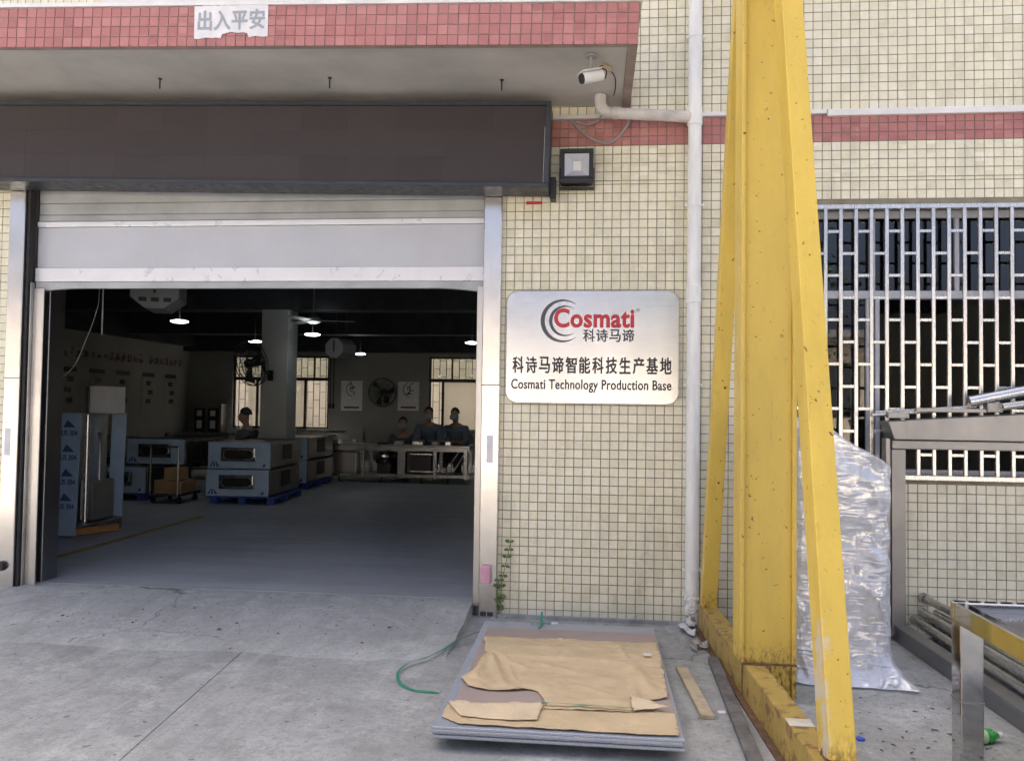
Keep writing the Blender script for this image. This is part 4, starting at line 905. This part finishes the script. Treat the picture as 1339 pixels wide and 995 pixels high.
for k in range(4):
    zc = 1.31 - .24 * k - .12
    mk = build('triangle_mark', MB().prism([(-5.178, zc - .02), (-5.05, zc - .02), (-5.135, zc + .055)], 1.9375, 1.9385), 'film_print', pn); mk.location.x -= .005 * k
    tx_ = build('print', text_mesh('US 304', -5.192, -5.03, zc - .10, zc - .05, 1.9378, .0, .002), 'film_print', pn); tx_.location.x -= .005 * k
tag(build('wood_block', MB().bar((-5.18, 1.99, FZ + .04), (-4.90, 2.45, FZ + .04), .07, .07, (0, 0, 1)), 'wood_orange', bevel=.004), 'orange timber block under the tall film panel', 'timber')
tag(build('support_block', MB().box(-5.19, -5.0, 2.3, 2.69, FZ + .001, .189), 'wood_grey', bevel=.004), 'dark timber support beneath the steel housing', 'timber')
tag(build('white_carton', MB().box(-5.12, -4.885, 2.25, 2.5, 1.311, 1.585), 'white_plastic', bevel=.006), 'white carton standing on the tall steel housing', 'carton')
tag(build('steel_sleeve', MB().lathe([(.06, 0), (.062, .01), (.062, .26), (.06, .27)], (-5.20, 2.42, 1.311), n=20), 'grille_steel', smooth=True), 'short round steel sleeve beside the white carton', 'sleeve')
rk = thing('parts_rack', 'dark steel rack of parts just inside the roller door', 'rack', (-5.35, 1.9, FZ))
for zz in (.12, .36, .62, .86): build('shelf', MB().box(-5.75, -5.22, 1.5, 2.3, FZ + zz, FZ + zz + .02), 'hall_steel', rk)
for x, y in ((-5.75, 1.5), (-5.25, 1.5), (-5.75, 2.27), (-5.25, 2.27)): build('post', MB().box(x, x + .03, y, y + .03, FZ, FZ + 1.0), 'dark_metal', rk)
for k, (zz, h, m) in enumerate(((.141, .18, 'kraft_box'), (.381, .2, 'hall_steel'), (.641, .16, 'film_blue'))):
    tag(build('parts_box', MB().box(-5.7, -5.27, 1.56, 2.2, FZ + zz, FZ + zz + h), m, bevel=.008), ['brown parts box on the lowest shelf of the rack', 'steel parts box on the middle shelf of the rack', 'blue film parts box on the upper shelf of the rack'][k], 'box')
ct = thing('handcart', 'steel hand trolley loaded with brown cartons', 'trolley', (-5.6, 5.0, FZ))
build('deck', MB().box(-5.84, -5.40, 4.65, 5.2, FZ + .10, FZ + .125), 'hall_steel', ct); build('handle', MB().tube(curve([(-5.80, 4.62, FZ + .12), (-5.80, 4.62, .80), (-5.78, 4.62, .84), (-5.44, 4.62, .84), (-5.42, 4.62, .80), (-5.42, 4.62, FZ + .12)], 4), .014, 8), 'hall_steel', ct, smooth=True)
for x in (-5.8, -5.44):
    for y in (4.7, 5.14): build('wheel', MB().lathe([(.03, -.015), (.045, -.012), (.045, .012), (.03, .015)], (x, y, FZ + .046), 'X', 14).box(x - .012, x + .012, y - .012, y + .012, FZ + .05, FZ + .099), 'rubber', ct)
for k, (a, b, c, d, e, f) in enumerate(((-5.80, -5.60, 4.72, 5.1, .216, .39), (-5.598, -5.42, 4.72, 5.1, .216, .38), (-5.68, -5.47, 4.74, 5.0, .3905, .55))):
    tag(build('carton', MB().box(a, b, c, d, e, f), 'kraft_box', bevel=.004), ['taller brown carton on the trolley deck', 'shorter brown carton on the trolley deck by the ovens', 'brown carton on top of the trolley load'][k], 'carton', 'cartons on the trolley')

# assembly line
cv = thing('assembly_bench', 'long stainless steel assembly line bench with open frame', 'bench', (-3.6, 8.4, FZ))
BX_, BX2, BY0, BY1 = -5.9, -2.08, 8.14, 8.75
build('top_beam', MB().box(BX_, BX2, BY0, BY0 + .05, .64, .72).box(BX_, BX2, BY1 - .05, BY1, .64, .72), 'hall_steel', cv, bevel=.004)
build('table_top', MB().box(BX_, BX2, BY0 + .01, BY1, .7205, .745), 'hall_steel', cv, bevel=.003)
build('bottom_beam', MB().box(BX_, BX2, BY0 + .002, BY0 + .05, .19, .245).box(BX_, BX2, BY1 - .05, BY1, .19, .245), 'hall_steel', cv, bevel=.004)
for x, wd2 in ((-5.5, .1), (-4.69, .14), (-3.97, .07), (-3.27, .14), (-2.68, .07), (-2.15, .07)):
    build('upright', MB().box(x - wd2 / 2, x + wd2 / 2, BY0 - .012, BY0 + .04, .17, .70), 'hall_steel', cv, bevel=.008); build('upright', MB().box(x - .03, x + .03, BY1 - .045, BY1 - .005, .2455, .6395), 'hall_steel', cv)
for x in (-5.4, -4.37, -3.62, -2.93, -2.45): build('levelling_foot', MB().tube([(x, BY0 + .03, .092), (x, BY0 + .03, .19)], .014, 8).lathe([(.03, 0), (.02, .012)], (x, BY0 + .03, FZ + .0005), n=10), 'dark_metal', cv)
build('lower_shelf', MB().box(BX_, BX2, BY0 + .06, BY1 - .06, .225, .24), 'hall_steel', cv)
build('motor', MB().lathe([(.16, 0), (.17, .02), (.17, .08), (.12, .09), (.12, .2)], (-3.62, 8.4, .41), n=20).box(-3.74, -3.5, 8.3, 8.5, .2405, .41), 'dark_metal', cv)
build('motor_ring', MB().lathe([(.173, 0), (.173, .03)], (-3.62, 8.4, .53), n=24), 'grille_steel', cv)
build('control_box', MB().box(-3.12, -2.76, 8.22, 8.5, .30, .58), 'black_plastic', cv, bevel=.008); build('control_frame', MB().box(-3.14, -2.74, 8.205, 8.219, .28, .30).box(-3.14, -2.74, 8.205, 8.219, .58, .60), 'grille_steel', cv)
build('hose', MB().tube(curve([(-2.3, 8.3, .62), (-2.42, 8.28, .45), (-2.5, 8.27, .34), (-2.6, 8.26, .30)]), .012, 8).tube(curve([(-2.2, 8.3, .6), (-2.3, 8.28, .42), (-2.38, 8.27, .3)]), .012, 8).lathe([(.04, -.03), (.05, 0), (.04, .03)], (-2.55, 8.26, .31), 'Y', 12), 'white_plastic', cv, smooth=True)
build('tank', MB().box(-4.5, -4.1, 8.25, 8.6, .2405, .60), 'reveal_steel', cv, bevel=.01)
def small(name, x0, x1, y0, y1, z0, z1, m, label, cat): return tag(build(name, MB().box(x0, x1, y0, y1, z0, z1), m, bevel=.006), label, cat)
mo = thing('monitor', 'grey screen on a stand on the assembly bench', 'monitor', (-4.2, 8.5, .745))
build('screen', MB().box(-4.36, -4.06, 8.45, 8.50, .82, 1.06), 'grey_plastic', mo, bevel=.008); build('stand', MB().box(-4.24, -4.18, 8.47, 8.49, .757, .82).box(-4.34, -4.05, 8.4, 8.56, .7455, .757), 'white_plastic', mo)
rr_ = random.Random(5)
TR = ['parts tray on the bench by its hidden end', 'parts tray between the bench end and the screen', 'tray left of the screen', 'tray by the screen stand', 'parts tray just right of the grey screen', 'parts tray before the crouched worker', 'parts tray between the crouched worker and the one with arms spread', 'parts tray before the worker with arms spread', 'parts tray before the worker by the window']
for k in range(9):
    x = -4.9 + k * .3 + rr_.uniform(-.05, .05)
    if -4.5 < x < -3.95: continue
    small('bench_tray', x, x + rr_.uniform(.10, .2), 8.3, 8.5, .7455, .7455 + rr_.uniform(.02, .07), rr_.choice(['grille_steel', 'white_plastic', 'dark_metal']), TR[k], 'tray')['group'] = 'trays on the assembly bench'
wbn = thing('work_bench', 'dark work bench between the stacked ovens and the column', 'bench', (-5.95, 6.3, FZ))
build('table_top', MB().box(-6.6, -5.42, 6.0, 6.6, .80, .84), 'dark_metal', wbn)
for x in (-6.55, -5.5):
    for y in (6.04, 6.52): build('leg', MB().box(x, x + .05, y, y + .05, FZ, .7995), 'dark_metal', wbn)

def open_frame(loc, rz, label, w_, h_):
    t = thing('machine_frame', label, 'frame', loc, rz, 'open steel machine frames in the hall'); d_ = .6
    for x in (0, w_):
        for y in (0, d_): build('post', MB().box(x - .02, x + .02, y - .02, y + .02, 0, h_), 'hall_steel', t, local=True, bevel=.003)
    for z_ in (.18, h_ * .6, h_ - .03):
        for y in (0, d_): build('rail', MB().box(.0205, w_ - .0205, y - .018, y + .018, z_, z_ + .035), 'grille_steel' if z_ > h_ * .8 else 'hall_steel', t, local=True)
    build('deck', MB().box(.021, w_ - .021, .019, d_ - .019, h_ - .028, h_ - .02), 'hall_steel', t, local=True)
    build('gearbox', MB().box(w_ * .15, w_ * .45, .1, .45, .216, .216 + h_ * .3).lathe([(.09, 0), (.10, .02), (.10, .2), (.07, .24)], (w_ * .7, .3, .216), n=16), 'dark_metal', t, local=True)
    build('drive_drum', MB().lathe([(.07, 0), (.07, .4)], (w_ * .6, .1, h_ * .82), 'Y', 14), 'grille_steel', t, smooth=True, local=True)
open_frame((-8.1, 6.6, FZ), .1, 'open steel machine frame between the side wall and the work bench', 1.1, .75)
open_frame((-7.4, 7.9, FZ), 0, 'open steel machine frame before the far corner cabinet', 1.3, .8)
open_frame((-6.2, 10.2, FZ), 0, 'open steel machine frame below the far window with column', 1.5, .8)
open_frame((-3.2, 10.2, FZ), 0, 'open steel machine frame behind the seated workers', 1.4, .85)

# people at work
def skin_body(verts, edges, name, m, parent, rootv=0, sub=1):
    me = bpy.data.meshes.new(name); me.from_pydata([v[:3] for v in verts], edges, [])
    o = bpy.data.objects.new(name, me); COL.objects.link(o)
    md = o.modifiers.new('skin', 'SKIN'); o.modifiers.new('sub', 'SUBSURF').levels = sub
    o.modifiers['sub'].render_levels = sub
    if not me.skin_vertices: 
        bmx = bmesh.new(); bmx.from_mesh(me); bmx.verts.layers.skin.verify(); bmx.to_mesh(me); bmx.free()
    for i, v in enumerate(verts):
        sv = me.skin_vertices[0].data[i]; sv.radius = (v[3], v[4] if len(v) > 4 else v[3]); sv.use_root = (i == rootv)
    bpy.context.view_layer.update()
    nm = bpy.data.meshes.new_from_object(o.evaluated_get(bpy.context.evaluated_depsgraph_get()))
    bpy.data.objects.remove(o); nm.name = name; nm.materials.clear(); nm.materials.append(M[m])
    nm.polygons.foreach_set('use_smooth', [True] * len(nm.polygons))
    q = bpy.data.objects.new(name, nm); COL.objects.link(q); q.parent = parent; return q
def person(loc, rz, label, shirt, lean=.12, seat=.45, nod=.03, mask=True):
    """seated figure facing -y of its own frame"""
    t = thing('person', label, 'person', loc, rz, 'workers seated at the benches')
    s = seat; L = lean
    V = [(0, 0, s + .07, .13, .11), (0, -L * .35, s + .24, .125, .10), (0, -L * .8, s + .42, .15, .105), (0, -L, s + .53, .10, .08), (0, -L - .01, s + .585, .05), (0, -L - .03, s + .64, .052), (0, -L - .045 - nod, s + .70, .074, .085), (0, -L - .04 - nod, s + .775, .076, .09), (0, -L - .03 - nod, s + .835, .055, .065)]
    E_ = [(i, i + 1) for i in range(8)]
    nose = len(V); V.append((0, -L - .145 - nod, s + .725, .014)); E_.append((6, nose))
    for sx in (-1, 1):
        k = len(V); V += [(sx * .17, -L * .9, s + .49, .06), (sx * .215, -L - .03, s + .33, .05), (sx * .23, -L - .09, s + .22, .042), (sx * .17, -L - .24, s + .24, .036), (sx * .11, -L - .34, s + .27, .027), (sx * .09, -L - .40, s + .275, .03, .018)]
        E_ += [(3, k), (k, k + 1), (k + 1, k + 2), (k + 2, k + 3), (k + 3, k + 4), (k + 4, k + 5)]
        hx, hy, hz = sx * .09, -L - .40, s + .275
        for q, (dx, ln) in enumerate(((-.03, .065), (-.01, .075), (.01, .07), (.03, .055))):
            f = len(V); V += [(hx + dx, hy - ln * .6, hz - .004, .009), (hx + dx, hy - ln, hz - .03, .008)]; E_ += [(k + 5, f), (f, f + 1)]
        f = len(V); V += [(hx - sx * .045, hy - .01, hz - .005, .010), (hx - sx * .055, hy - .04, hz - .015, .009)]; E_ += [(k + 4, f), (f, f + 1)]
        l = len(V); V += [(sx * .10, -.05, s + .05, .085), (sx * .13, -.40, s + .055, .062), (sx * .13, -.42, s - .15, .05), (sx * .13, -.40, .09, .036), (sx * .13, -.50, .04, .035, .03)]
        E_ += [(0, l), (l, l + 1), (l + 1, l + 2), (l + 2, l + 3), (l + 3, l + 4)]
    skin_body(V, E_, 'body', 'skin', t)
    g_ = .03
    SV = [(0, 0, s + .07, .13 + g_, .11 + g_), (0, -L * .35, s + .24, .13 + g_, .105 + g_), (0, -L * .8, s + .42, .155 + g_, .11 + g_), (0, -L, s + .525, .105 + g_, .085 + g_)]; SE = [(0, 1), (1, 2), (2, 3)]
    for sx in (-1, 1):
        k = len(SV); SV += [(sx * .17, -L * .9, s + .49, .062 + g_), (sx * .215, -L - .03, s + .33, .052 + g_), (sx * .23, -L - .09, s + .22, .045 + g_), (sx * .18, -L - .22, s + .237, .038 + g_)]; SE += [(3, k), (k, k + 1), (k + 1, k + 2), (k + 2, k + 3)]
    skin_body(SV, SE, 'shirt', shirt, t)
    TV = [(0, 0, s + .075, .12 + g_, .10 + g_)]; TE = []
    for sx in (-1, 1):
        l = len(TV); TV += [(sx * .10, -.05, s + .055, .09 + g_), (sx * .13, -.40, s + .055, .065 + g_), (sx * .13, -.42, s - .15, .056 + g_), (sx * .13, -.40, .13, .045 + g_)]; TE += [(0, l), (l, l + 1), (l + 1, l + 2), (l + 2, l + 3)]
    skin_body(TV, TE, 'trousers', 'trousers', t)
    hb = MB(); n = 20; cx, cy, cz = 0, -L - .03 - nod, s + .775
    for j in range(9):
        ph_ = radians(95) * (j / 8)
        for i in range(n):
            a = 2 * pi * i / n; front = max(0, -sin(a)); pp = ph_ * (1 - .38 * front)
            r = .006 * noise.noise(Vector((cos(a) * 3, sin(a) * 3, j)))
            hb.v.append(Vector((cx + (.083 + r) * sin(pp) * cos(a), cy + (.098 + r) * sin(pp) * sin(a) + .008, cz + (.106 + r) * cos(pp) - .002)))
    for j in range(8):
        for i in range(n): hb.f.append((j * n + i, (j + 1) * n + i, (j + 1) * n + (i + 1) % n, j * n + (i + 1) % n))
    build('hair', hb, 'hair', t, smooth=True, local=True)
    if mask:
        mk = MB(); 
        for j in range(4):
            for i in range(9):
                a = radians(-75 + 150 * i / 8); mk.v.append(Vector((.088 * sin(a), -L - .045 - nod - .112 * cos(a) * (1 - .10 * (j in (0, 3))), s + .655 + .028 * j)))
        for j in range(3):
            for i in range(8): mk.f.append((j * 9 + i, j * 9 + i + 1, j * 9 + i + 10, j * 9 + i + 9))
        build('face_mask', mk, 'mask_cloth', t, smooth=True, local=True)
    else:
        for sx in (-1, 1): build('eye', MB().lathe([(.006, -.004), (.009, 0), (.006, .003)], (sx * .03, -L - .128 - nod, s + .765), 'Y', 8), 'white_plastic', t, local=True)
    st = thing('stool', 'low work stool under the ' + label.replace('worker in a grey shirt seen from the side', 'side-on worker').replace('worker in dark clothes ', 'worker '), 'stool', loc, rz, 'stools at the benches')
    build('seat', MB().lathe([(.15, s - .075), (.16, s - .065), (.16, s - .045), (.15, s - .04)], n=20), 'dark_metal', st, smooth=True, local=True)
    for k in range(4): a = pi / 4 + k * pi / 2; build('leg', MB().tube([(.1 * cos(a), .1 * sin(a), s - .076), (.15 * cos(a), .15 * sin(a), 0)], .012, 8), 'dark_metal', st, local=True)
    return t
person((-2.99, 9.16, FZ), .1, 'seated masked worker with arms spread at the bench middle', 'shirt_blue', .14, .45, .02)
person((-2.46, 9.18, FZ), -.15, 'seated masked worker at the bench end before the window', 'shirt_blue', .14, .44, .03)
person((-3.50, 9.22, FZ), .2, 'worker in dark clothes crouched low over the assembly bench', 'shirt_dark', .20, .26, .06)
person((-5.14, 6.28, FZ), -pi / 2, 'worker in a grey shirt seen from the side at the work bench', 'shirt_dark', .08, .40, .01, False)

# wall fans, heaters, lamps, posters
def fan(loc, rz, tilt, label, wall_dy):
    t = thing('wall_fan', label, 'fan', loc, rz, 'black wall fans'); R = .33
    tm = Matrix.Rotation(tilt, 3, 'X'); cg = MB()
    for yy, rr in ((-.10, .12), (-.12, .22), (-.09, R), (-.04, R + .012), (.02, R), (.05, .2)):
        cg.tube([(rr * cos(2 * pi * k / 28), yy, rr * sin(2 * pi * k / 28)) for k in range(29)], .0045 if rr < R else .007, 5, False)
    for k in range(36):
        a = 2 * pi * k / 36; c_, s_ = cos(a), sin(a)
        cg.tube([(.05 * c_, -.125, .05 * s_), (.22 * c_, -.122, .22 * s_), (R * c_, -.09, R * s_), ((R + .012) * c_, -.04, (R + .012) * s_), (R * c_, .02, R * s_), (.2 * c_, .05, .2 * s_), (.06 * c_, .06, .06 * s_)], .0022, 4, False)
    build('cage', cg.rot(tm), 'black_plastic', t, local=True)
    build('hub', MB().lathe([(.04, -.13), (.055, -.12), (.055, -.05), (.07, .04), (.07, .18), (.04, .20)], (0, 0, 0), 'Y', 16).rot(tm), 'black_plastic', t, smooth=True, local=True)
    for k in range(3):
        b_ = MB(); a0 = 2 * pi * k / 3
        for i in range(7):
            r = .05 + .25 * i / 6; hw = .10 + .22 * (i / 6) ** .6
            for sg in (-1, 0, 1): a = a0 + sg * hw * .8 + .25 * i / 6; b_.v.append(Vector((r * cos(a), -.05 + .03 * sg, r * sin(a))))
        for i in range(6):
            for q in range(2): b_.f.append((i * 3 + q, i * 3 + q + 1, i * 3 + q + 4, i * 3 + q + 3))
        build('blade', b_.rot(tm), 'dark_metal', t, smooth=True, local=True)
    build('bracket', MB().tube([(0, .15, 0), (0, .22, -.12), (0, wall_dy, -.18)], .022, 8).box(-.06, .06, wall_dy - .015, wall_dy, -.26, -.10), 'black_plastic', t, local=True)
    return t
fan((-4.97, 13.25, 1.73), .0, .08, 'black wall fan between the two calligraphy posters', .345)
fan((-5.0, 5.92, 2.03), -.55, .25, 'black wall fan fixed high on the grey column', .32)
def heater(loc, rz, label, hid, k=1.0):
    t = thing('unit_heater', label, 'heater', loc, rz, 'hexagonal hanging heaters')
    prof = [(a * k, b * k) for a, b in [(-.25, .10), (-.10, .24), (.10, .24), (.25, .10), (.25, -.10), (.10, -.22), (-.10, -.22), (-.25, -.10)]]
    bo = build('body', MB().prism(prof, -.28 * k, .28 * k), 'heater_paint', t, local=True, bevel=.01)
    for q in range(0 if hid else 3): build('vent_slot', MB().box(-.14 + q * .11, -.07 + q * .11, -.28 * k - .0045, -.28 * k - .0005, -.13, -.09), 'black_plastic', bo, local=True)
    build('badge', MB().box(-.012, .012, -.28 * k - .005, -.28 * k - .0005, -.05, .13), 'black_plastic' if hid else 'slogan_red', bo, local=True)
    for x in (-.15, .15): build('hanger', MB().tube([(x * k, 0, .235 * k), (x * k, 0, 3.75 - loc[2])], .008, 6), 'dark_metal', t, local=True)
heater((-4.26, 2.0, 2.52), .35, 'grey hexagonal heater hanging just inside the roller door', False, .88)
heater((-4.08, 7.2, 2.33), -.3, 'grey hexagonal heater hanging beyond the column', True, .68)
def pendant(loc, label):
    t = thing('pendant_lamp', label, 'lamp', loc, 0, 'round white lamps hung from the ceiling')
    build('disc', MB().lathe([(.07, 0), (.108, .010), (.112, .022), (.07, .034)], n=24), 'lamp_glow', t, smooth=True, local=True)
    build('stem', MB().lathe([(.03, .0345), (.02, .05), (.004, .07), (.004, 3.75 - loc[2])], n=12), 'rubber', t, local=True)
pendant((-5.39, 4.5, 2.47), 'lit round lamp hanging near the hexagonal heater by the door')
pendant((-5.88, 8.0, 2.49), 'lit round lamp half hidden by the grey column')
pendant((-4.88, 11.0, 2.48), 'lit round lamp hanging above the calligraphy posters')
pendant((-2.05, 8.0, 2.49), 'lit round lamp hanging near the door jamb before the far window')
pendant((-4.13, 6.0, 2.44), 'lit round lamp below the ceiling fan beside the column')
cf = thing('ceiling_fan', 'ceiling fan with pale blades above a lit lamp', 'fan', (-4.13, 6.02, 2.62))
build('motor', MB().lathe([(.05, 0), (.11, .03), (.11, .08), (.04, .12), (.012, .13), (.012, 1.13)], (0, 0, 0), n=16), 'grey_plastic', cf, smooth=True, local=True)
for k in range(3): build('blade', MB().box(.12, .60, -.06, .06, .045, .053).rot(Matrix.Rotation(.18, 3, 'X')).rot(Matrix.Rotation(.3 + k * 2 * pi / 3, 3, 'Z')), 'grey_plastic', cf, local=True)
def poster(c, axis, w_, h_, label, kind):
    t = thing('poster', label, 'poster', c, 0, 'posters on the hall walls')
    def bx(u0, u1, z0, z1, d0, d1, m, n):
        if axis == 'back': mb = MB().box(u0, u1, -d1, -d0, z0, z1)
        else: mb = MB().box(d0, d1, -u1, -u0, z0, z1)
        build(n, mb, m, t, local=True)
    bx(-w_ / 2, w_ / 2, 0, h_, 0.001, .006, 'paper' if kind else 'interior_wall', 'sheet')
    if kind:
        bx(-w_ * .36, w_ * .36, .06, .10, .0065, .008, 'slogan_red', 'red_bar')
        r = random.Random(kind); mb = MB()
        for k in range(9): x = r.uniform(-.03, .09); z = h_ * r.uniform(.55, .95); a = r.uniform(-.6, .6) + (pi / 2 if k % 2 else 0); mb.bar((x - .05 * cos(a), -.0075, z - .05 * sin(a)), (x + .05 * cos(a), -.0075, z + .05 * sin(a)), .002, .018, (0, 1, 0))
        for k in range(14): a = radians(100 + 170 * k / 14); a2 = radians(100 + 170 * (k + 1) / 14); mb.bar((.02 + .15 * cos(a), -.0076, h_ * .72 + .17 * sin(a)), (.02 + .15 * cos(a2), -.0076, h_ * .72 + .17 * sin(a2)), .002, .016, (0, 1, 0))
        build('brush_mark', mb, 'letter_black', t, local=True)
    else:
        bx(-w_ / 2, w_ / 2, h_ + .02, h_ + .11, .001, .008, 'dark_metal', 'header'); r = random.Random(int(-c[1] * 100) % 97)
        for k in range(3): z = h_ * (.2 + .28 * k); u = r.uniform(-.08, .02); bx(u - .1, u + .1, z, z + .10, .0065, .008, 'dark_metal', 'picture')
poster((-5.84, HY1, 1.28), 'back', .53, .73, 'white poster with a black brush mark beside the two hanging cords', 11)
poster((-4.43, HY1, 1.30), 'back', .52, .70, 'white poster with a black brush mark left of the far right window', 23)
for k, y in enumerate((8.95, 9.85, 10.75, 11.75, 12.7)):
    poster((HX0, y, 1.25), 'left', .5, .72, ['pale notice board nearest the roller door on the side wall', 'pale notice board second along the side wall', 'pale notice board third along the side wall', 'pale notice board fourth along the side wall', 'pale notice board next to the far corner'][k], 0)
sg = thing('wall_slogan', 'row of dark red slogan characters on the side wall', 'lettering', (HX0, 11, 2.3))
r = random.Random(9); y = 8.4
while y < 13.3:
    mb = MB()
    for k in range(r.randint(2, 4)): zz = 2.285 + .17 * r.random(); hw = r.uniform(.03, .085); mb.box(HX0 + .001 + .0003 * k, HX0 + .008 + .0003 * k, y - hw, y + hw, zz, zz + .02)
    for k in range(r.randint(1, 3)): yy = y + r.uniform(-.06, .06); za = 2.28 + .06 * r.random(); mb.box(HX0 + .002 + .0004 * k, HX0 + .0095 + .0004 * k, yy - .011, yy + .011, za, za + r.uniform(.06, .13))
    for k in range(r.randint(0, 2)): yy = y + r.uniform(-.05, .05); mb.bar((HX0 + .006, yy - .05, 2.285), (HX0 + .006, yy + .04, 2.285 + r.uniform(.06, .15)), .006, .02)
    if r.random() < .85: build('slogan_character', mb, 'slogan_red', sg)
    y += .215
cb = thing('control_cabinet', 'grey wall cabinet with two small glass doors in the far corner', 'cabinet', (-9.35, 13.4, .6))
build('box', MB().box(-9.72, -8.98, 13.25, HY1 - .002, .55, 1.40), 'reveal_steel', cb, bevel=.01)
for x in (-9.66, -9.32): build('door_pane', MB().box(x, x + .28, 13.235, 13.2495, .68, 1.29), 'black_plastic', cb); build('gauge', MB().box(x + .07, x + .2, 13.228, 13.2345, .8, 1.0).box(x + .07, x + .2, 13.228, 13.2345, 1.1, 1.24), 'white_plastic', cb)
tag(build('hanging_rod', MB().tube([(-4.33, 1.2, 3.74), (-4.33, 1.2, 2.02)], .006, 6), 'white_plastic'), 'thin rod hanging from the ceiling inside the roller door', 'rod')
tag(build('hanging_wire', MB().tube(curve([(-4.36, 1.2, 3.7), (-4.365, 1.2, 2.45), (-4.39, 1.2, 2.22), (-4.49, 1.2, 1.94), (-4.59, 1.2, 1.73), (-4.75, 1.2, 1.60)]), .0028, 6), 'white_plastic'), 'pale wire sagging from the ceiling to the shutter rail', 'wire')
for x, ll in ((-6.28, 'dark power lead hanging close beside the far window frame'), (-6.2, 'dark power lead hanging between its twin and the poster')): tag(build('power_lead', MB().tube([(x, 13.3, 2.7), (x, 13.3, 1.45)], .012, 6).box(x - .025, x + .025, 13.28, 13.32, 1.33, 1.45), 'rubber'), ll, 'lead', 'power leads hanging by the far window')

# ------------------------------------------------------------------ yard tree, seen only as a reflection in the plaque and panes
yt = thing('yard_tree', 'broad leafy tree standing across the yard', 'tree', (2.5, -9.0, 0)); rt_ = random.Random(21)
tk = MB().tube(curve([(2.5, -9.0, 0), (2.52, -9.0, .8), (2.45, -8.95, 1.6), (2.5, -9.0, 2.6), (2.55, -9.0, 3.6)], 4), [.17 - .13 * i / 16 for i in range(17)], 10)
clumps = []
for k in range(9):
    a = k * 2.4; z0 = 1.3 + .2 * k; e = Vector((2.5 + 1.25 * cos(a), -9.0 + 1.25 * sin(a), z0 + .9 + .3 * rt_.random()))
    tk.tube(curve([(2.5, -9.0, z0), (2.5 + .5 * cos(a), -9.0 + .5 * sin(a), z0 + .45), e], 4), [.06 - .045 * i / 8 for i in range(9)], 7); clumps.append(e)
    for q in range(4): clumps.append(e + Vector((rt_.gauss(0, .5), rt_.gauss(0, .5), rt_.gauss(0, .45))))
build('trunk', tk, 'wood_grey', yt, smooth=True)
cw_ = MB()
for c in clumps:
    for q in range(70):
        p = c + Vector((rt_.gauss(0, .3), rt_.gauss(0, .3), rt_.gauss(0, .25))); d = Vector((rt_.gauss(0, 1), rt_.gauss(0, 1), rt_.gauss(0, .6))).normalized(); e = d.cross(Vector((rt_.random(), rt_.random(), 1))).normalized(); L = rt_.uniform(.08, .16)
        cw_.add([p, p + d * L * .5 + e * L * .28, p + d * L, p + d * L * .5 - e * L * .28], [(0, 1, 2, 3)])
build('crown', cw_, 'leaf', yt)

# ------------------------------------------------------------------ what lies around: neighbours seen through the rear windows and in reflections
nb = thing('neighbour_building', 'tan rendered building seen through the rear hall windows', 'building', (-3, 17.5, 0))
build('wall', MB().box(-20, 12, 17.4, 22, -.1, 4.2), 'neighbour_wall', nb)
op = thing('opposite_building', 'low warm coloured workshop across the yard', 'building', (0, -30, 0))
build('wall', MB().box(-34, 30, -40, -28, -.1, 4.4), 'opposite_wall', op)
build('roof', MB().box(-34.5, 30.5, -40.5, -27.4, 4.41, 4.7), 'roof_sheet', op)
for k in range(11):
    x = -31 + k * 5.6; build('window', MB().box(x, x + 2.6, -28.0, -27.96, 1.2, 3.4), 'dark_opening', op)
